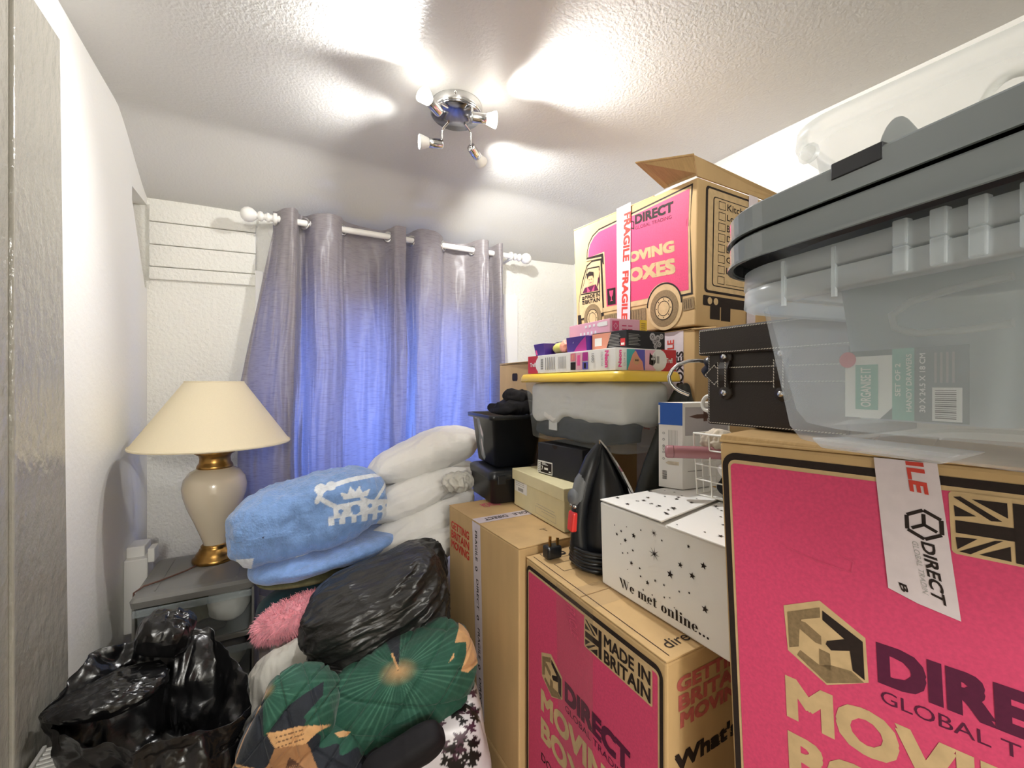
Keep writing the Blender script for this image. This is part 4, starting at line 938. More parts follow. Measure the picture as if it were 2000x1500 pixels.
for k in range(7):
    c_ = cm-BX*.150+BY*(.10-k*.045)
    pts = [Vector((c_.x, c_.y, 1.455))+Vector((0, 0, 1))*(.028*math.sin(a))+Vector((BY.x, BY.y, 0))*(.020*math.cos(a)) for a in [2*PI*q/16 for q in range(17)]]
    mkobj('loop', MB().tube(pts, .005, 8), 'whitep', bk)
mkobj('basket_rim', MB().tube([(cm.x-.150*BX.x+s*BY.x, cm.y-.150*BX.y+s*BY.y, 1.424) for s in (.14, .05, -.05, -.2)], .006, 8).hexa([(*(cm-BX*.150+BY*.14), 1.376), (*(cm-BX*.150-BY*.2), 1.376), (*(cm-BX*.146-BY*.2), 1.376), (*(cm-BX*.146+BY*.14), 1.376)], [(*(cm-BX*.150+BY*.14), 1.424), (*(cm-BX*.150-BY*.2), 1.424), (*(cm-BX*.146-BY*.2), 1.424), (*(cm-BX*.146+BY*.14), 1.424)]), 'whitep', bk)
gp = thing('tray', (cm.x-.12, cm.y+.14, 1.385), 'rounded grey plastic tray end inside the milky tub', 'tray')
c_ = cm-BX*.160+BY*.178
mkobj('tray_end', MB().loft([[(c_.x+BX.x*o+BY.x*.020*math.cos(a), c_.y+BX.y*o+BY.y*.020*math.cos(a), 1.376+max(0, .104*math.sin(a)**.6 if math.sin(a) > 0 else 0)) for a in [PI*q/14 for q in range(15)]] for o in (0, .05)], smooth=False), 'dkgrey', gp, .002)

# ================================================================== YELLOW-LIDDED TUB AND THE BOXES ON IT
Y = thing('lidded_storage_tub', (.84, 1.04, 1.02), 'frosted storage tub with yellow lid full of white and grey clothes', 'storage tub')
def yr(h, s, r=.03): return rrect(.832, 1.045, .105+s, .250+s, r, h, (1, 0), 6)
mkobj('body', MB().loft([yr(1.026, -.035), yr(1.019, -.030), yr(1.024, -.022), yr(1.205, -.004), yr(1.213, -.003)], True, False), 'clear2', Y)
mkobj('lid', MB().loft([yr(1.208, .0), yr(1.206, .008, .035), yr(1.210, .010, .035), yr(1.224, .008, .035), yr(1.232, .002, .03), yr(1.234, -.012, .03), yr(1.231, -.02, .03)], True, True), 'yellow', Y)
mkobj('label', MB().box(.748, .750, 1.105, 1.15, 1.055, 1.115), 'paper', Y, 0)
def wavefn(X, Q, N):
    X = X.copy(); X[:, 2] += (fbm(np.stack([X[:, 0]*8, X[:, 1]*11, X[:, 2]*0], 1)+3, 5, 2)*.05-.005)*(Q[:, 2] < 0)*np.clip(-Q[:, 2], 0, 1); return X
def wavefn2(X, Q, N):
    X = X.copy(); X[:, 2] += (fbm(np.stack([X[:, 0]*8, X[:, 1]*11, X[:, 2]*0], 1)+3, 5, 2)*.05-.006)*(Q[:, 2] > 0)*np.clip(Q[:, 2], 0, 1); return X
soft('white_clothes', [soft_pts((.832, 1.04, 1.148), (.0875, .228, .056), (0, 0, 0), 10, 50, 4, [('f', .006, (14, 14, 14)), ('r', .0035, (26, 16, 26))], wavefn)], 'bedding', 'white folded clothes filling the top of the yellow-lidded tub', 'clothes')
soft('grey_clothes', [soft_pts((.832, 1.075, 1.062), (.0785, .185, .034), (0, 2, 0), 9, 50, 6, [('f', .010, (18, 18, 18))], wavefn2)], 'dkcloth' if 'dkcloth' in M else 'dkgrey', 'dark grey clothes at the bottom of the yellow-lidded tub', 'clothes')
def cardbox(name, c, label, cat, mat, group=None, bevel=.0012):
    """c: far-left, near-left xy, near-right xy, z0, z1"""
    (x0, y0), (x1, y1), (x2, y2), z0, z1 = c
    x3, y3 = x0+x2-x1, y0+y2-y1
    t = thing(name, ((x0+x2)/2, (y0+y2)/2, z0), label, cat, group)
    B = [(x1, y1), (x2, y2), (x3, y3), (x0, y0)]
    mkobj('carton', MB().hexa([(*p, z0) for p in B], [(*p, z1) for p in B]), mat, t, bevel)
    L = Face((x0, y0, z0), (x1, y1, z0), (x1, y1, z1), (x0, y0, z1)); R = Face((x1, y1, z0), (x2, y2, z0), (x2, y2, z1), (x1, y1, z1)); T = Face((x1, y1, z1), (x2, y2, z1), (x3, y3, z1), (x0, y0, z1))
    return t, L, R, T
tP, L, R, T = cardbox('jigsaw_box', ((.730, 1.250), (.730, .818), (.945, .818), 1.2345, 1.292), 'long white and red jigsaw box on the yellow lid, Neon lettering', 'puzzle box', 'white')
i = Ink(L)
i.rect('trefred', 0, .145, 0, 1, 1); i.ring('white', .20, .5, 0, .0283, 2, 28, sx=1.3); i.text('paper', 'Trefl', (.035, .115, .38, .62), 3, .04)
for k in range(14): i.rect('black_ink', .190, .225, .22+k*.042, .22+k*.042+(.014 if k % 3 else .026), 4)
for k in range(5): i.rect('greytxt', .25+k*.028, .262+k*.028, .18, .85, 3)
for k in range(6): i.rect('greytxt', .42+k*.016, .426+k*.016, .20, .82, 3)
i.rect('coral', .565, .62, .52, .92, 3); i.rect('lightpink', .625, .69, .10, .92, 3); i.rect('magenta', .695, .75, .50, .92, 3); i.rect('black_ink', .565, .62, .10, .48, 3); i.rect('sky_ink', .695, .75, .10, .46, 3); i.rect('neonpink', .64, .67, .3, .8, 4); i.rect('black_ink', .71, .73, .15, .4, 4); i.rect('salmon', .58, .6, .6, .85, 4)
i.text('greytxt', '1000', [(.785, .82), (.785, .40), (.81, .40), (.81, .82)], 3, .02)
i.text('neonpink', 'Neon', [(.91, .90), (.91, .14), (.945, .14), (.945, .90)][::1], 3, .06); i.text('greytxt', 'COLOR LINE', [(.875, .85), (.875, .20), (.893, .20), (.893, .85)], 3, 0)
i.build(tP)
i = Ink(R)
i.text('neonpink', 'Neon', [(.09, .14), (.09, .90), (.04, .90), (.04, .14)], 1, .06); i.text('greytxt', 'COLOR LINE', [(.15, .2), (.15, .8), (.12, .8), (.12, .2)], 1, 0)
i.rect('teal_ink', .17, .30, .02, .95, 1); i.rect('sky_ink', .30, .46, .02, .95, 1); i.poly('salmon', [(.18, .02), (.26, .72), (.31, .90), (.36, .62), (.42, .40), (.44, .02)], 2); i.ring('skin', .32, .45, 0, .011, 3, 14); i.poly('salmon', [(.28, .55), (.29, .86), (.33, .62)], 3); i.ring('brownbox', .31, .46, 0, .003, 4, 8); i.ring('brownbox', .34, .46, 0, .003, 4, 8)
i.rect('lightpink', .465, .64, .02, .95, 1); i.poly('black_ink', [(.53, .30), (.54, .85), (.57, .72), (.60, .70), (.63, .88), (.64, .40), (.60, .22)], 2); i.ring('paper', .575, .55, 0, .003, 3, 8); i.ring('paper', .61, .55, 0, .003, 3, 8)
i.rect('trefred', .73, 1, 0, 1, 1); i.ring('white', .70, .5, 0, .0283, 2, 28); i.rect('greytxt', .655, .70, .35, .68, 3); i.text('paper', 'Trefl', (.82, .93, .38, .62), 3, .04)
i.build(tP)
tE = thing('egg_carton_box', (.81, 1.1, 1.293), 'open purple egg gift carton with yellow-green wrapped egg on the jigsaw box', 'gift box')
ez = 1.293
mkobj('carton_end', MB().hexa([(.752, 1.18, ez), (.85, 1.18, ez), (.85, 1.235, ez), (.752, 1.235, ez)], [(.746, 1.18, ez+.040), (.85, 1.18, ez+.043), (.85, 1.242, ez+.043), (.746, 1.242, ez+.040)]), 'purple', tE, .001)
cb_ = MB().hexa([(.756, .965, ez), (.85, .965, ez), (.85, 1.06, ez), (.756, 1.06, ez)], [(.752, .965, ez+.045), (.85, .965, ez+.046), (.85, 1.055, ez+.046), (.748, 1.055, ez+.045)])
mkobj('carton_side', cb_, 'purple', tE, .001)
mkobj('carton_back', MB().box(.848, .852, .965, 1.235, ez, ez+.048).box(.752, .85, 1.06, 1.18, ez, ez+.002).hexa([(.80, 1.05, ez+.045), (.852, 1.05, ez+.046), (.852, 1.19, ez+.046), (.80, 1.19, ez+.044)], [(.80, 1.05, ez+.0465), (.852, 1.05, ez+.0475), (.852, 1.19, ez+.0475), (.80, 1.19, ez+.0455)]), 'purple', tE)
mkobj('wrapped_egg', MB().sphere((.792, 1.142, ez+.022), .020, 20, (1.3, 1.75, 1.0)), 'olivebox', tE)
i = Ink(Face((.7555, 1.06, ez), (.7555, .965, ez), (.7515, .965, ez+.045), (.7475, 1.055, ez+.045)))
i.poly('magenta', [(.35, 0), (1, 0), (1, .95), (.72, .62), (.5, .30)], 1); i.poly('paper', [(.35, .62), (.40, .70), (.37, .58)], 2); i.build(tE)
i = Ink(Face((.7515, 1.235, ez), (.7515, 1.18, ez), (.7455, 1.18, ez+.04), (.7455, 1.242, ez+.04))); i.rect('neonpink', .10, .25, .1, .5, 1); i.build(tE)
cr = soft('crumpled_wrapper', [soft_pts((.775, 1.083, ez+.023), (.020, .018, .019), (0, 0, 0), 2.5, 20, 3, [('r', .007, (60, 60, 60))])], 'salmon', 'crumpled pink and cream wrapper beside the yellow-green egg', 'wrapper')
tK, L, R, T = cardbox('black_card_box', ((.770, .958), (.785, .838), (.925, .838), 1.293, 1.342), 'black printed carton at the right on the jigsaw box', 'carton', 'blackcard')
i = Ink(L); i.poly('salmon', [(0, .0), (.42, .0), (.58, .95), (0, .95)], 1); i.rect('paper', .08, .30, .25, .70, 2)
for k in range(9): i.rect('greytxt', .50+.02*(k % 2), .84-.02*(k % 3), .16+k*.08, .185+k*.08, 3)
i.rect('trefred', .84, .97, .15, .55, 2); i.rect('paper', .86, .95, .20, .32, 3); i.build(tK)
i = Ink(R)
for k in range(8): i.rect('greytxt', .05, .34-.03*(k % 3), .20+k*.08, .225+k*.08, 1)
for k, (u, v, r) in enumerate(((.66, .7, .011), (.72, .45, .009), (.80, .62, .010), (.84, .3, .008), (.74, .18, .007), (.90, .75, .008))): i.ring('greyph', u, v, 0, r, 1, 10); i.ring('black_ink', u, v, r*.3, r*.45, 2, 10)
i.build(tK)
tL, L, R, T = cardbox('pink_carton', ((.805, 1.118), (.802, .922), (.925, .905), 1.3425, 1.384), 'pale pink carton topmost on the pile over the yellow lid', 'carton', 'lightpink')
i = Ink(L)
for k in range(4): i.rect('paper', .42+k*.10, .47+k*.10, .62, .80, 1)
i.rect('paper', .75, .95, .55, .85, 1)
for k in range(5): i.rect('paper', .30+k*.09, .34+k*.09, .12, .32, 1)
i.build(tL)
i = Ink(R); i.rect('rose_ink', .06, .24, .15, .85, 1); i.line('lightpink', [(.15, .3), (.10, .5), (.15, .7), (.20, .5), (.15, .3)], .0015, 2)
for k in range(4): i.rect('rose_ink', .32+.16*(k//2), .44+.16*(k//2), .25+.25*(k % 2), .33+.25*(k % 2), 1)
i.rect('yellow', .80, 1.0, .0, 1, 1)
for k in range(4): i.rect('brownbox', .84, .96, .3+k*.14, .34+k*.14, 2)
i.build(tL)

# ================================================================== SHOE BOXES AND BLACK PLASTIC BOXES
tC2, L, R, T = cardbox('cream_shoe_box', ((.690, 1.276), (.676, .962), (.880, .950), .7925, .890), 'cream lidded shoe box on the tall moving box', 'shoe box', 'cream', bevel=.002)
i = Ink(L); i.rrect('paper', .02, .30, .50, .92, .004, 1); i.rect('greytxt', .10, .22, .55, .66, 2)
for k in range(3): i.rect('greytxt', .05, .24, .72+k*.06, .735+k*.06, 2)
for k in range(3): i.rect('greytxt', .50+.05*k, .84, .42-.08*k, .43-.08*k, 1)
i.line('greytxt', [(.48, .12), (.86, .12), (.86, .34), (.48, .34), (.48, .12)], .0008, 1)
i.build(tC2)
mkobj('lid', MB().hexa([(.671, .957, .878), (.883, .945, .878), (.897, 1.270, .878), (.685, 1.282, .878)], [(.671, .957, .914), (.883, .945, .914), (.897, 1.270, .914), (.685, 1.282, .914)]), 'cream', tC2, .002)
tS, L, R, T = cardbox('black_shoe_box', ((.722, 1.175), (.742, .968), (.860, .985), .9155, 1.013), 'black shoe box with size label, between cream shoe box and yellow-lidded tub', 'shoe box', 'blackcard', bevel=.002)
i = Ink(L); i.rect('paper', .0, .36, .02, .42, 1); i.rect('black_ink', .075, .345, .05, .38, 2); i.text('paper', '7', (.10, .14, .12, .26), 3, .04)
for k in range(3): i.rect('paper', .11, .26-.03*k, .30+k*.028, .315+k*.028, 3)
i.rect('paper', .17, .26, .15, .22, 3); i.rect('paper', .28, .33, .08, .12, 3)
for k in range(6): i.rect('greytxt', .012, .065, .05+k*.06, .085+k*.06, 2)
i.ring('black_ink', .42, 1.0, 0, .013, 1, 20, PI, 2*PI); i.text('greytxt', 'brand', (.80, .88, .80, .85), 1, 0) if False else None
i.build(tS)
Rb = thing('black_tool_case', (.70, 1.39, .792), 'low black plastic lidded case on the tall moving box, under the black tub', 'case')
def Rr(h, s, r=.02): return rrect(.705, 1.395, .088+s, .108+s, r, h, (1, -.06), 5)
mkobj('base', MB().loft([Rr(.793, -.012), Rr(.798, -.006), Rr(.872, 0), Rr(.874, .003), Rr(.880, .003)]), 'blackp', Rb)
mkobj('lid', MB().loft([Rr(.881, .004), Rr(.900, .004), Rr(.906, -.004), Rr(.907, -.02)]), 'blackp', Rb)
mkobj('latch', MB().box(.63, .66, 1.279, 1.286, .862, .892), 'blackp', Rb, .002)
Qb = thing('black_storage_tub', (.75, 1.42, .908), 'black plastic storage tub with torn tape on its front', 'storage tub')
def Qr(h, s, r=.018): return rrect(.735, 1.425, .085+s, .105+s, r, h, (1, -.08), 5)
mkobj('body', MB().loft([Qr(.909, -.012), Qr(.914, -.006), Qr(1.075, .012), Qr(1.076, .026), Qr(1.090, .028), Qr(1.092, .024), Qr(1.088, .012), Qr(1.03, .006)], True, True), 'blackp', Qb)
QF = Face((.652, 1.50, .915), (.664, 1.335, .915), (.648, 1.32, 1.076), (.632, 1.515, 1.076))
i = Ink(QF); rnd = random.Random(5)
i.poly('tape', [(.12, 1.0), (.20, .97), (.30, .99), (.42, 1.0), (.44, 1.06), (.12, 1.06)], 3)
i.poly('clear_rim', [(.24, 1.0), (.26, .6), (.20, .40), (.24, .12), (.34, .02), (.42, .10), (.38, .35), (.44, .62), (.36, .85), (.33, 1.0)], 3)
i.poly('tape', [(.33, .85), (.37, .80), (.42, .62), (.40, .55), (.34, .62)], 4); i.poly('tape', [(.30, .50), (.34, .52), (.36, .30), (.33, .10), (.31, .3)], 4)
i.build(Qb, 'torn_tape')
soft('black_scarf', [soft_pts((.745, 1.40, 1.118), (.075, .085, .026), (0, -8, 10), 2.3, 50, 21, [('r', .018, (22, 14, 26)), ('f', .02, (9, 9, 9))]),
     soft_pts((.755, 1.37, 1.150), (.045, .05, .022), (0, 10, 30), 2.2, 40, 22, [('r', .015, (26, 18, 26))])], 'blackcloth', 'crumpled black cloth bundle on top of the black tub', 'cloth')

# ================================================================== IRON
IX, IY, IZ = .632, .800, .7715
I_ = thing('steam_iron', (IX, IY, IZ), 'black steam iron standing on its heel with the cord wound round', 'iron')
ax_s = Vector((.62, -.10, 0)).normalized()        # from handle side towards the soleplate
fw = Vector((0, 0, 1))
side = Vector((-ax_s.y, ax_s.x, 0))
def ip(s, d, h): return Vector((IX, IY, IZ))+side*s+ax_s*d+fw*h
def iron_ring(h, w, d0, d1, n=20):
    out = []
    for k in range(n):
        a = 2*PI*k/n; out.append(tuple(ip(w*math.copysign(abs(math.cos(a))**.7, math.cos(a)), (d0+d1)/2+(d1-d0)/2*math.copysign(abs(math.sin(a))**.8, math.sin(a)), h)))
    return out
lean = lambda h: .006
SD = lambda h: .106-.75*max(0, h-.11)**1.35
prof_ = [(h, w, d, SD(h)-.002) for h, w, d in ((.006, .045, -.012), (.05, .052, -.018), (.10, .052, -.018), (.15, .047, -.010), (.20, .036, .002), (.24, .022, .016), (.27, .010, .026), (.288, .003, .032))]
mkobj('body', MB().loft([iron_ring(h, w, d0, d1) for h, w, d0, d1 in prof_]), 'blackp', I_)
sole = [(0.0, .012), (.050, .012), (.056, .06), (.055, .12), (.051, .16), (.045, .19), (.036, .225), (.026, .25), (.013, .278), (0, .296)]
so = MB(); outl = [(a, b) for a, b in sole]+[(-a, b) for a, b in reversed(sole[1:-1])]
so.loft([[tuple(ip(a*1.06, SD(b)-.002, b)) for a, b in outl], [tuple(ip(a*1.06, SD(b)+.003, b)) for a, b in outl]], smooth=False); mkobj('soleplate', so, 'chrome', I_)
def hring(c, r, dirv, n=14, sc=1.0):
    q = Vector((0, 0, 1)).rotation_difference(dirv.normalized()); return [tuple(c+q @ Vector((r*math.cos(2*PI*k/n), r*sc*math.sin(2*PI*k/n), 0))) for k in range(n)]
hp = [ip(0, -.012, .02), ip(0, -.024, .055), ip(0, -.027, .10), ip(0, -.022, .150), ip(0, -.008, .205), ip(0, .010, .250), ip(0, .028, .285)]
mkobj('handle', MB().tube(hp, [.026, .022, .019, .020, .022, .019, .008], 16), 'blackp', I_)
mkobj('water_tank', MB().tube([ip(0, -.030, .130), ip(0, -.026, .165), ip(0, -.016, .200), ip(0, -.004, .225)], [.012, .019, .020, .014], 16), 'smoke', I_)
mkobj('temperature_dial', MB().lathe([(.001, .004), (.016, .004), (.018, 0), (.018, -.006)], ip(0, -.043, .168), -ax_s+fw*.2, 24), 'smoke', I_)
mkobj('steam_button', MB().hexa([ip(-.013, -.052, .088), ip(.013, -.052, .088), ip(.015, -.03, .088), ip(-.015, -.03, .088)], [ip(-.014, -.047, .132), ip(.014, -.047, .132), ip(.014, -.028, .136), ip(-.014, -.028, .136)]), 'redp', I_, .004)
for k in (-1, 1): mkobj('selector_button', MB().sphere(tuple(ip(k*.008, -.040, .146)), .0055, 10), 'chrome', I_)
mkobj('heel_plate', MB().loft([iron_ring(.0, .056, -.022, .098), iron_ring(.008, .058, -.024, .1)]), 'blackp', I_)
pts = []
for k in range(150):
    a = k/24*2*PI; hh = .012+.0075*(k//24)+.003*math.sin(a*3); pts.append(ip((.062+.004*math.sin(k*.9))*math.cos(a), .035+(.075+.003*math.sin(k*1.3))*math.sin(a), hh))
mkobj('wound_cord', MB().tube(pts, .0048, 8), 'blackp', I_)
pl = mkobj('mains_plug', MB().box(.560, .600, .862, .892, .775, .805), 'blackp', I_, .005)
for dx, dy in ((.008, .006), (.030, .006), (.019, .022)): mkobj('pin', MB().box(.560+dx, .565+dx, .864+dy, .869+dy, .805, .822), 'gold', pl)
i = Ink(Face(ip(.056, .068, .19), ip(.052, .090, .19), ip(.040, .090, .20), ip(.044, .068, .20)))

# ================================================================== DARK BAG BEHIND THE IRON
def dfn(X, Q, N):
    h = (X[:, 2]+.21)/.42; X = X.copy(); X[:, 0] = X[:, 0]*(1.12-.85*np.clip(h, 0, 1)**1.2)+.085*np.clip(h, 0, 1); X[:, 1] *= (1.1-.6*np.clip(h, 0, 1)); return X
soft('black_leather_bag', [soft_pts((.840, .772, .982), (.135, .030, .208), (0, 0, 2), (4, 3, 4), 60, 13, [('f', .022, (5, 5, 5)), ('r', .008, (10, 10, 5))], dfn)], 'greensheen', 'tall slumped black leather bag between steam iron and blue-topped carton', 'bag')

# ================================================================== BLUE-WHITE CARTON, WIRE BASKET
tV, L, R, T = cardbox('blue_white_carton', ((.790, .735), (.811, .683), (.960, .668), .9555, 1.156), 'tall white carton with blue top panel standing on the starry box', 'carton', 'white')
i = Ink(L); i.rect('blue', 0, 1, .74, 1.0, 1); i.rect('paper', .0, .07, .75, .97, 2); i.text('blue', 'mastercut', [(.06, .77), (.06, .96), (.01, .96), (.01, .77)], 3, .03) if False else None
for k in range(7): i.rect('greytxt', .42+k*.06, .435+k*.06, .42-.01*(k % 3), .68, 1)
for k in range(5): i.ring('greytxt', .22, .34+k*.075, .0015, .003, 1, 10)
i.poly('sponge', [(.30, .295), (.42, .315), (.86, .315), (.86, .275), (.42, .275)], 2)
for k in range(8): i.rect('black_ink', .17, .36, .10+k*.013, .106+k*.013, 2)
i.text('greytxt', 'CE', [(.26, .44), (.26, .50), (.18, .50), (.18, .44)], 2, .02)
i.build(tV)
i = Ink(R); i.rect('greyph', .05, .95, .62, .95, 1); i.poly('brownbox', [(.12, .84), (.28, .865), (.28, .815)], 2); i.rect('brownbox', .28, .60, .815, .865, 2); i.rect('brownbox', .42, .50, .78, .90, 2); i.rect('greytxt', .10, .40, .2, .21, 1); i.build(tV)
wbk = thing('wire_basket', (.87, .56, .953), 'small white wire grid basket of toiletries on the starry box', 'basket')
bx0, bx1, by0, by1, bz0, bz1 = .795, .90, .490, .640, .957, 1.092
def basket_pt(u, v):  # u along y far->near
    y = by1-(by1-by0)*u; z = bz0+(bz1-bz0)*v; return (bx0+.012*(1-v), y, z)
for k in range(5): mkobj('wire', MB().tube([basket_pt(k/4, 0), basket_pt(k/4, 1)], .0018, 6), 'whitep', wbk)
for k in range(5): mkobj('wire', MB().tube([basket_pt(0, k/4), basket_pt(1, k/4)], .0018 if k < 4 else .0026, 6), 'whitep', wbk)
for k in range(4): mkobj('wire', MB().tube([(bx0+.012+.022*(k+1), by1, bz0), (bx0+.024*(k+1), by1, bz1)], .0018, 6), 'whitep', wbk)
for k in range(5): mkobj('wire', MB().tube([(bx0+.012*(1-k/4), by1, bz0+(bz1-bz0)*k/4), (bx1, by1, bz0+(bz1-bz0)*k/4)], .0018, 6), 'whitep', wbk)
mkobj('base_grid', MB().tube([(bx0+.012, by1, bz0), (bx0+.012, by0, bz0), (bx1, by0, bz0), (bx1, by1, bz0), (bx0+.012, by1, bz0)], .002, 6).box(bx0+.012, bx1, by0, by1, bz0-.002, bz0-.001), 'whitep', wbk)
tb = thing('rose_tube', (.79, .62, 1.04), 'dusty rose cosmetic tube poking left out of the wire basket', 'cosmetic tube')
a_, b_ = Vector((.738, .668, 1.052)), Vector((.845, .575, 1.052))
mkobj('tube_body', MB().tube([a_+(b_-a_)*.12, b_], .0135, 20), 'rosetube', tb); mkobj('tube_cap', MB().lathe([(.001, 0), (.012, .001), (.0138, .004), (.0138, .016)], a_, b_-a_, 20), 'rosetube', tb)
rnd = random.Random(9)
its = [('cream_pot', 'cream round cosmetic pot in the wire basket', 'pot', (.835, .560, 1.02), 'paper'), ('cotton_bundle', 'cream cotton bundle at the top of the wire basket', 'cotton bundle', (.835, .605, 1.075), 'sponge'), ('black_pouch', 'black pouch at the bottom of the wire basket', 'pouch', (.845, .57, .985), 'blackcloth'), ('makeup_bag', 'clear and pink makeup bag at the back of the wire basket', 'makeup bag', (.86, .53, 1.065), 'rosetube')]
for nm, lb, ct, c, mt_ in its:
    soft(nm, [soft_pts(c, (.03, .032, .022), (rnd.uniform(-20, 20), 10, 0), 2.5, 22, int(c[1]*100), [('f', .012, (30, 30, 30)), ('r', .004, (70, 70, 70))])], mt_, lb, ct)

# ================================================================== BEDDING, BLANKETS AND BAGS
WHITE = np.array(srgb('E9EEF4'))
def col_blanket(V):
    base = np.array(srgb('7EA3DA')); c = np.tile(base, (len(V), 1))
    X, Y_ = pattern_frame(V, (.07, 1.55, .735), (.05, 1.1, -.33), 598, 1012, .00183)
    m = np.zeros(len(V), bool)
    m |= near_line(X, Y_, [(612, 972), (622, 952), (645, 944), (668, 938), (695, 934), (722, 930), (742, 928)], 9)
    for x, y, r in ((618, 950, 10), (636, 946, 9)): m |= (X-x)**2+(Y_-y)**2 < r*r
    m |= near_line(X, Y_, [(618, 968), (632, 978), (645, 986), (690, 982), (745, 985)], 8)
    m |= in_poly(X, Y_, [(650, 960), (664, 964), (670, 950), (678, 962), (686, 950), (690, 964), (706, 958), (700, 972), (658, 974)])
    m |= in_poly(X, Y_, [(638, 985), (748, 982), (750, 1004), (640, 1006)])
    m |= near_line(X, Y_, [(690, 975), (712, 985), (740, 950)], 6)
    for x in (636, 655, 675, 695, 715, 735): m |= (np.abs(X-x) < 5) & (np.abs(Y_-1010) < 7)
    for x, y, r in ((678, 994, 9), (652, 994, 4), (705, 990, 4), (725, 996, 5), (740, 992, 3)): m &= ~((X-x)**2+(Y_-y)**2 < r*r)
    m |= in_poly(X, Y_, [(486, 1052), (514, 1054), (508, 1074), (482, 1072)]); m |= in_poly(X, Y_, [(578, 1062), (606, 1060), (590, 1076), (570, 1076)])
    m |= in_poly(X, Y_, [(655, 1056), (720, 1046), (722, 1054), (655, 1066)])
    c[m] = WHITE; return c
def fold_fn(X, Q, N):
    X = X.copy(); X[:, 2] += .018*(Q[:, 0])*1.0+.010*np.sin(Q[:, 0]*3+1)*(Q[:, 2] > 0)
    k = np.abs(Q[:, 0]); X[:, 2] *= (1-.10*k**3); return X
soft('blanket', [soft_pts((.085, 1.685, .742), (.252, .140, .116), (0, -3, 4), (5.5, 2.8, 3.2), 110, 31, [('f', .030, (6, 6, 6)), ('r', .006, (34, 10, 10)), ('f', .006, (30, 30, 30))], fold_fn)], 'blanket',
     'folded blue fleece blanket with white crown pattern beside the lamp', 'blanket', color=col_blanket)
soft('blanket', [soft_pts((.13, 1.67, .598), (.235, .14, .040), (0, -5, 6), (3, 2.4, 2.4), 60, 33, [('f', .014, (8, 8, 8))]),
     soft_pts((.16, 1.645, .610), (.215, .14, .026), (0, -7, 8), (3, 2.4, 2.4), 60, 34, [('f', .01, (8, 8, 8))])], 'blanket_plain', 'plain blue blanket folded underneath the patterned blue blanket', 'blanket')
soft('olive_throw', [soft_pts((.10, 1.68, .548), (.19, .14, .013), (0, 0, 4), 3, 30, 36, [('f', .005, (9, 9, 9))])], 'olive', 'olive throw showing as a sliver under the blue blankets', 'throw')
soft('teal_cushion', [soft_pts((.165, 1.60, .470), (.255, .145, .064), (0, -6, 4), (3, 2.4, 2.4), 50, 37, [('f', .03, (6, 6, 6))])], 'teal', 'dark teal velvet cushion beneath the blue blankets', 'cushion')
soft('linen_bundle', [soft_pts((.12, 1.66, .19), (.16, .13, .19), (0, 0, 4), 3, 40, 38, [('f', .03, (6, 6, 6))])], 'greywhite', 'off-white linen bundle on the floor beside the drawer tower', 'bedding')
# white pillows and duvets
for k, (c, h, rot, lb, nm, ct) in enumerate([
    ((.535, 1.80, .900), (.245, .150, .085), (0, -17, -6), 'plump white pillow topmost of the white bedding pile', 'pillow', 'pillow'),
    ((.50, 1.76, .765), (.245, .155, .065), (0, -20, -6), 'white pillow second from the top of the bedding pile', 'pillow', 'pillow'),
    ((.47, 1.70, .650), (.245, .165, .058), (0, -23, -6), 'white folded duvet, third layer down in the bedding pile', 'folded_duvet', 'duvet'),
    ((.41, 1.62, .545), (.240, .165, .068), (0, -27, -6), 'white quilted duvet lowest of the pale bedding, above the black sack', 'folded_duvet', 'duvet')]):
    def pf(X, Q, N, k=k):
        X = X.copy(); e = np.clip(1-np.abs(Q[:, 0])**4*.35, 0, 1); X[:, 2] *= e
        if k: X[:, 2] += .010*np.sin(Q[:, 1]*9+Q[:, 0]*3)*np.abs(Q[:, 2])
        return X
    soft(nm, [soft_pts(c, h, rot, (3, 2.6, 2.2), 80, 41+k, [('f', .030, (5, 5, 5)), ('r', .012 if k else .007, (6, 20, 16)), ('f', .006, (24, 24, 24))], pf)], 'bedding', lb, ct, 'white bedding by the curtain')
soft('linen_bundle', [soft_pts((.50, 1.84, .22), (.22, .18, .22), (0, 0, 0), 3.5, 40, 47, [('f', .03, (6, 6, 6))])], 'bedding', 'large white linen bundle on the floor under the curtain', 'bedding')
soft('cloth_scrap', [soft_pts((.572, 1.50, .835), (.05, .05, .028), (0, 0, 0), 2, 26, 48, [('r', .016, (50, 50, 50))])], 'greywhite', 'small off-white fluffy scrap beside the low black case', 'cloth')
# pink fluffy cushion
pk = soft('fluffy_cushion', [soft_pts((.020, 1.465, .488), (.098, .07, .040), (0, -14, -6), (2.6, 2.2, 2.2), 30, 51, [('f', .012, (20, 20, 20))])], 'pinkfur', 'pink shaggy fur cushion squeezed beside the black sack', 'cushion')
rnd = random.Random(3); mbf = MB(); pc_, fq_, qq_ = soft_pts((.020, 1.465, .488), (.098, .07, .040), (0, -14, -6), (2.6, 2.2, 2.2), 30, 51, [('f', .012, (20, 20, 20))])
cc = Vector((.020, 1.465, .488)); npn = len(pc_)
for k in range(4200):
    p = Vector(pc_[rnd.randrange(npn)])+Vector((rnd.uniform(-.003, .003),)*3); n_ = Vector(((p.x-cc.x)*.6, (p.y-cc.y)*1.6, (p.z-cc.z)*2.6)).normalized()
    d = (n_+Vector((rnd.uniform(-.9, .9), rnd.uniform(-.9, .9), rnd.uniform(-1.2, .4)))*.7).normalized(); L_ = rnd.uniform(.010, .024); w = d.orthogonal().normalized()*.0009
    q = p+d*L_*.6+n_*.002; e_ = p+d*L_+Vector((0, 0, -.004)); mbf.add([p-w, p+w, q+w*.7, q-w*.7, e_], [(0, 1, 2, 3), (3, 2, 4)])
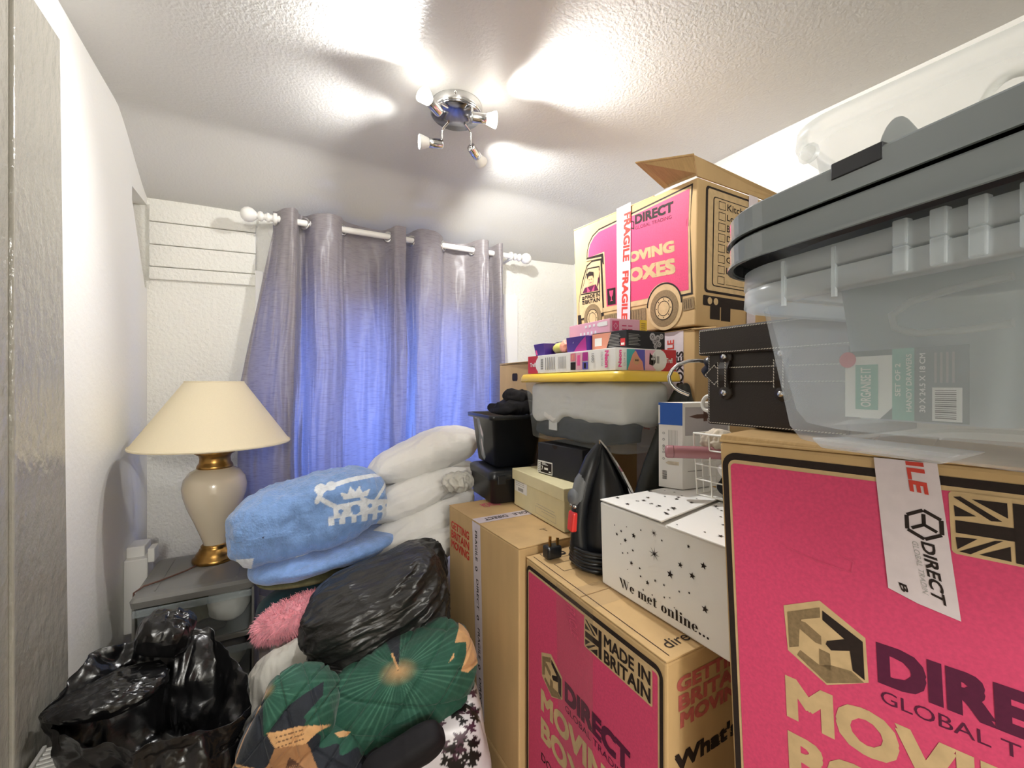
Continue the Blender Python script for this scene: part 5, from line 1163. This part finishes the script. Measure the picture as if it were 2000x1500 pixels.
f_ = mkobj('fur', mbf, 'pinkfur', pk); f_['kind'] = 'stuff'
soft('pale_cloth_bag', [soft_pts((.045, 1.34, .30), (.145, .10, .165), (0, -12, -6), (2.6, 2.4, 2.6), 60, 53, [('f', .02, (7, 7, 7)), ('r', .007, (40, 20, 5))]),
     soft_pts((-.015, 1.40, .12), (.13, .10, .13), (0, 0, 0), 3, 40, 54, [('f', .02, (8, 8, 8))])], 'greywhite', 'pale grey cloth bag crumpled between drawer tower and green duvet', 'bag')
# black sack in the middle
def sackfn(X, Q, N):
    X = X.copy(); g = np.clip((-Q[:, 2]-.1-.8*Q[:, 0])*.9, 0, 1)
    lines = np.sin((Q[:, 2]*1.0-Q[:, 0]*.35)*19+fbm(Q*3, 5, 2)*3)
    X[:, 1] += -.009*lines*(Q[:, 1] < 0)*np.abs(Q[:, 0]+.1)
    return X
soft('black_sack', [soft_pts((.250, 1.285, .538), (.190, .14, .125), (6, -20, -12), (4.2, 2.6, 3.4), 130, 61, [('f', .034, (5, 5, 5)), ('r', .010, (5, 16, 28)), ('r', .005, (10, 40, 60))], sackfn),
     soft_pts((.135, 1.19, .44), (.07, .05, .035), (10, 28, -10), (2.2, 2.2, 2.2), 50, 62, [('r', .012, (14, 40, 40))])], 'bag2', 'full black bin sack lying on the green duvet', 'bin bag')
soft('black_sack', [soft_pts((.405, 1.44, .57), (.09, .08, .075), (0, -20, 0), 2.6, 60, 63, [('r', .012, (12, 30, 30)), ('f', .02, (8, 8, 8))])], 'bag2', 'dark sack tucked against the tall moving box, behind the lying sack', 'bin bag')
# green duvet
def col_duvet(V):
    navy = np.array(srgb('141C28')); green = np.array(srgb('17503E')); lt = np.array(srgb('6FA58A')); gold = np.array(srgb('D9A872')); brown = np.array(srgb('A87A50')); dkb = np.array(srgb('5A3A28'))
    d = Vector((.153, 1.052, -.768)).normalized(); r = d.cross(Vector((0, 0, 1))).normalized(); u = r.cross(d); L = V-np.array((.153, 1.052, .432))
    X = 700+L @ np.array(r)/.00124; Y_ = 1390-L @ np.array(u)/.00100
    c = np.tile(navy, (len(V), 1))
    def leaf(cx, cy, r, a0, a1, nrad):
        dx, dy = X-cx, Y_-cy; rr_ = np.hypot(dx, dy*1.25); th = np.arctan2(dy, dx); e = r*(1+.05*np.sin(th*26))
        ok = (rr_ < e) & ~((th > a0) & (th < a1))
        c[ok] = green
        w = (.55+.45*np.sin(th*7.3+cx))[:, None]*(np.clip(np.abs(np.cos(th*nrad+.25*np.sin(th*5)))-.80, 0, 1)/.20)[:, None]*np.clip(1.15-rr_/r, .1, 1)[:, None]*(rr_ > 6)[:, None]
        cc_ = c*(1-.5*w)+lt*.5*w; c[ok] = cc_[ok]
        g = (np.clip(1-rr_/(r*.22), 0, 1)**1.3*.85)[:, None]; cc_ = c*(1-g)+gold*g; c[ok] = cc_[ok]
    leaf(540, 1312, 105, 1.45, 3.2, 17); leaf(772, 1332, 178, -1.78, -1.42, 27); c[in_poly(X, Y_, [(585, 1350), (640, 1318), (640, 1345), (612, 1375), (612, 1400), (555, 1390)])] = navy
    m = near_line(X, Y_, [(542, 1310), (530, 1345), (512, 1385), (500, 1425), (492, 1440)], 4) | near_line(X, Y_, [(764, 1290), (772, 1326)], 4); c[m] = gold
    m = in_poly(X, Y_, [(553, 1388), (575, 1391), (605, 1390), (655, 1402), (632, 1410), (612, 1426), (590, 1424), (568, 1418)]); c[m] = gold
    m = in_poly(X, Y_, [(568, 1418), (618, 1424), (628, 1450), (645, 1490), (620, 1520), (585, 1520), (545, 1520), (520, 1500), (522, 1462), (556, 1445)]); c[m] = brown
    for k in range(9): c[near_line(X, Y_, [(590, 1440), (575+k*9, 1505-abs(k-4)*2)], 1.6)] = dkb
    for k in range(3): c[near_line(X, Y_, [(570, 1400+k*9), (612, 1398+k*8)], 1.4)] = dkb
    for k in range(7): c[near_line(X, Y_, [(500-k*2, 1430+k*9), (534-k*4, 1444+k*10)], 4.5)] = gold; c[near_line(X, Y_, [(466+k*3, 1488-k*9), (500-k*3, 1454-k*2)], 4.5)] = gold
    m = in_poly(X, Y_, [(660, 1418), (675, 1418), (688, 1424), (680, 1430), (668, 1428)]); c[m] = gold
    m = in_poly(X, Y_, [(885, 1298), (912, 1245), (925, 1275), (945, 1310), (935, 1350), (905, 1366), (890, 1360), (905, 1330), (910, 1300)]); c[m] = gold
    m = in_poly(X, Y_, [(866, 1338), (880, 1318), (878, 1330)]); c[m] = gold
    return c
def dvfn(X, Q, N):
    X = X.copy(); a = Q[:, 0]*3.6; b = Q[:, 2]*1.8+Q[:, 1]*1.0
    for s_ in (1, -1):
        d = np.abs(((a*1.0+s_*b*1.6)/2.4+.3) % 1-.5); X -= N*(.005*np.exp(-(d/.05)**2))[:, None]
    return X
soft('green_duvet', [soft_pts((.250, 1.105, .420), (.215, .13, .105), (8, -20, -12), (3.4, 2.4, 2.6), 150, 71, [('f', .030, (5, 5, 5)), ('r', .005, (12, 12, 24))], dvfn),
     soft_pts((.010, 1.12, .375), (.095, .10, .165), (6, 14, -12), (2.8, 2.4, 2.8), 110, 72, [('f', .026, (6, 6, 6)), ('r', .005, (14, 14, 10))], dvfn),
     soft_pts((.060, 1.045, .30), (.125, .09, .115), (0, -12, -10), (2.8, 2.4, 2.8), 110, 73, [('f', .022, (6, 6, 6))], dvfn)], 'duvet', 'rolled green quilted duvet printed with palm fans and golden birds', 'duvet', color=col_duvet)
def col_floral(V):
    d = Vector((.259, .995, -.828)).normalized(); r = d.cross(Vector((0, 0, 1))).normalized(); u = r.cross(d); L = V-np.array((.241, .925, .43))
    X = 800+L @ np.array(r)/.00112; Y_ = 1440-L @ np.array(u)/.0009
    c = np.tile(np.array(srgb('D9D6DA')), (len(V), 1)); blk = np.array(srgb('120F12')); pur = np.array(srgb('4A2C3E')); r_ = random.Random(8)
    for k in range(210):
        x, y, s_ = r_.uniform(680, 940), r_.uniform(1360, 1600), r_.uniform(5, 14)
        if 770 < x < 850 and y > 1455: continue
        th = np.arctan2(Y_-y, X-x); m = np.hypot(X-x, (Y_-y)*1.2) < s_*(1+.3*np.sin(th*3+k)+.3*np.sin(th*7+2*k)); c[m] = blk if k % 5 else pur
    m = near_line(X, Y_, [(760, 1500), (800, 1470), (840, 1440), (860, 1410)], 4); c[m] = pur
    return c
soft('floral_bag', [soft_pts((.330, 1.00, .205), (.130, .075, .205), (0, -6, -12), (5, 3, 4), 110, 75, [('f', .018, (7, 7, 7))]),
     soft_pts((.415, 1.03, .31), (.045, .07, .12), (0, -8, -12), (4, 3, 4), 60, 76, [('f', .01, (9, 9, 9))])], 'floral', 'white shopper bag with black and plum flower print under the green duvet', 'bag', color=col_floral)
soft('black_pouch', [soft_pts((.228, .915, .405), (.085, .030, .036), (25, -24, -14), (4, 3, 3), 60, 77, [('f', .008, (9, 9, 9)), ('r', .003, (20, 20, 20))])], 'blackcloth', 'black pouch leaning on the flower-printed bag, under the duvet', 'pouch')
# bin bag at left
cr_ = [('f', .045, (5, 5, 5)), ('r', .020, (9, 9, 5)), ('r', .0085, (24, 24, 10)), ('r', .0028, (60, 60, 30))]
def flapfn(X, Q, N):
    X = X.copy(); X[:, 2] *= 1-.55*np.clip(-Q[:, 0], 0, 1); X[:, 1] *= 1-.4*np.clip(-Q[:, 0], 0, 1); return X
def closed_loop(ctrl, n):
    m = len(ctrl); C_ = np.array(ctrl, float); out = np.zeros((n, 3))
    for k in range(n):
        t = k/n*m; i = int(t); f = t-i; p = [C_[(i+j) % m] for j in (-1, 0, 1, 2)]
        out[k] = .5*(2*p[1]+(-p[0]+p[2])*f+(2*p[0]-5*p[1]+4*p[2]-p[3])*f*f+(-p[0]+3*p[1]-3*p[2]+p[3])*f**3)
    return out
def open_bag(n=260, per=16):
    rim = closed_loop([(-.415, 1.21, .525), (-.375, 1.29, .575), (-.30, 1.325, .585), (-.235, 1.315, .600), (-.165, 1.29, .575), (-.105, 1.235, .525), (-.075, 1.15, .480), (-.115, 1.09, .470), (-.185, 1.085, .485), (-.265, 1.10, .505), (-.34, 1.14, .515)], n)
    cen = np.array((-.235, 1.20, 0)); d = rim-cen; d[:, 2] = 0; L_ = np.linalg.norm(d, axis=1, keepdims=True); u = d/L_
    def ring(s_, z): 
        r = cen+u*np.minimum(L_*s_, .30); r[:, 2] = z; return r
    bd = closed_loop([(-.385+.02, 1.21, 0), (-.35, 1.30, 0), (-.23, 1.345, 0), (-.12, 1.30, 0), (-.075, 1.20, 0), (-.085, 1.11, 0), (-.15, 1.055, 0), (-.25, 1.05, 0), (-.34, 1.11, 0)], n)
    # line the body loop up with the rim by angle
    ang = np.arctan2(d[:, 1], d[:, 0]); ab = np.arctan2(bd[:, 1]-cen[1], bd[:, 0]-cen[0]); rb = np.hypot(bd[:, 1]-cen[1], bd[:, 0]-cen[0]); o = np.argsort(ab)
    R_ = np.interp(ang, ab[o], rb[o], period=2*PI)[:, None]
    def body(s_, z):
        r = cen+u*R_*s_; r[:, 2] = z; return r
    r_in = rim.copy(); r_in[:, 2] -= .045; r_in[:, :2] = cen[:2]+(rim[:, :2]-cen[:2])*.80
    r_out = rim.copy(); r_out[:, 2] -= .035; r_out[:, :2] = cen[:2]+(rim[:, :2]-cen[:2])*.97
    rings = [ring(.05, .36), ring(.40, .38), r_in, rim, r_out, body(.88, .40), body(1.0, .28), body(1.02, .12), body(.85, .004)]
    rows = []
    for a_, b_ in zip(rings[:-1], rings[1:]):
        for k in range(per): rows.append(a_+(b_-a_)*k/per)
    rows.append(rings[-1]); P = np.stack(rows)
    for _ in range(3): P[1:-1] = P[:-2]*.25+P[1:-1]*.5+P[2:]*.25
    m = len(rows); F3 = P.reshape(-1, 3); q = F3*np.array((9, 9, 5))
    disp = ridged(q, 91, 3)*.026+fbm(F3*5, 92, 2)*.045+ridged(F3*np.array((26, 26, 12))+3, 93, 2)*.010+ridged(F3*60, 94, 2)*.0028
    U = np.tile(u, (m, 1)); damp = np.repeat(np.clip(np.linspace(.3, 3, m), 0, 1), n)
    F3 = F3+U*(disp*damp)[:, None]
    F3[:, 2] += (fbm(F3*np.array((11, 11, 8))+7, 95, 3)*.045+ridged(F3*22, 96, 2)*.006)*np.clip((F3[:, 2]-.05)*5, 0, 1)
    F3[:, 2] = np.maximum(F3[:, 2], .003)
    i0 = np.arange((m-1)*n).reshape(m-1, n); Fq = np.stack([i0, i0+n, np.roll(i0, -1, 1)+n, np.roll(i0, -1, 1)], -1).reshape(-1, 4)
    return F3, Fq, F3
soft('black_bin_bag', [open_bag(),
    soft_pts((-.250, 1.285, .605), (.052, .040, .042), (10, 15, 0), (3, 2.2, 3), 80, 83, [('r', .012, (14, 14, 8)), ('r', .006, (40, 40, 20))]),
    soft_pts((-.325, 1.215, .535), (.095, .060, .026), (0, 0, 10), (2.6, 2.2, 2.2), 90, 82, [('f', .03, (9, 9, 9)), ('r', .010, (10, 26, 26)), ('r', .004, (40, 60, 60))], flapfn)], 'bag', 'open crumpled black bin bag in front of the drawer tower', 'bin bag')
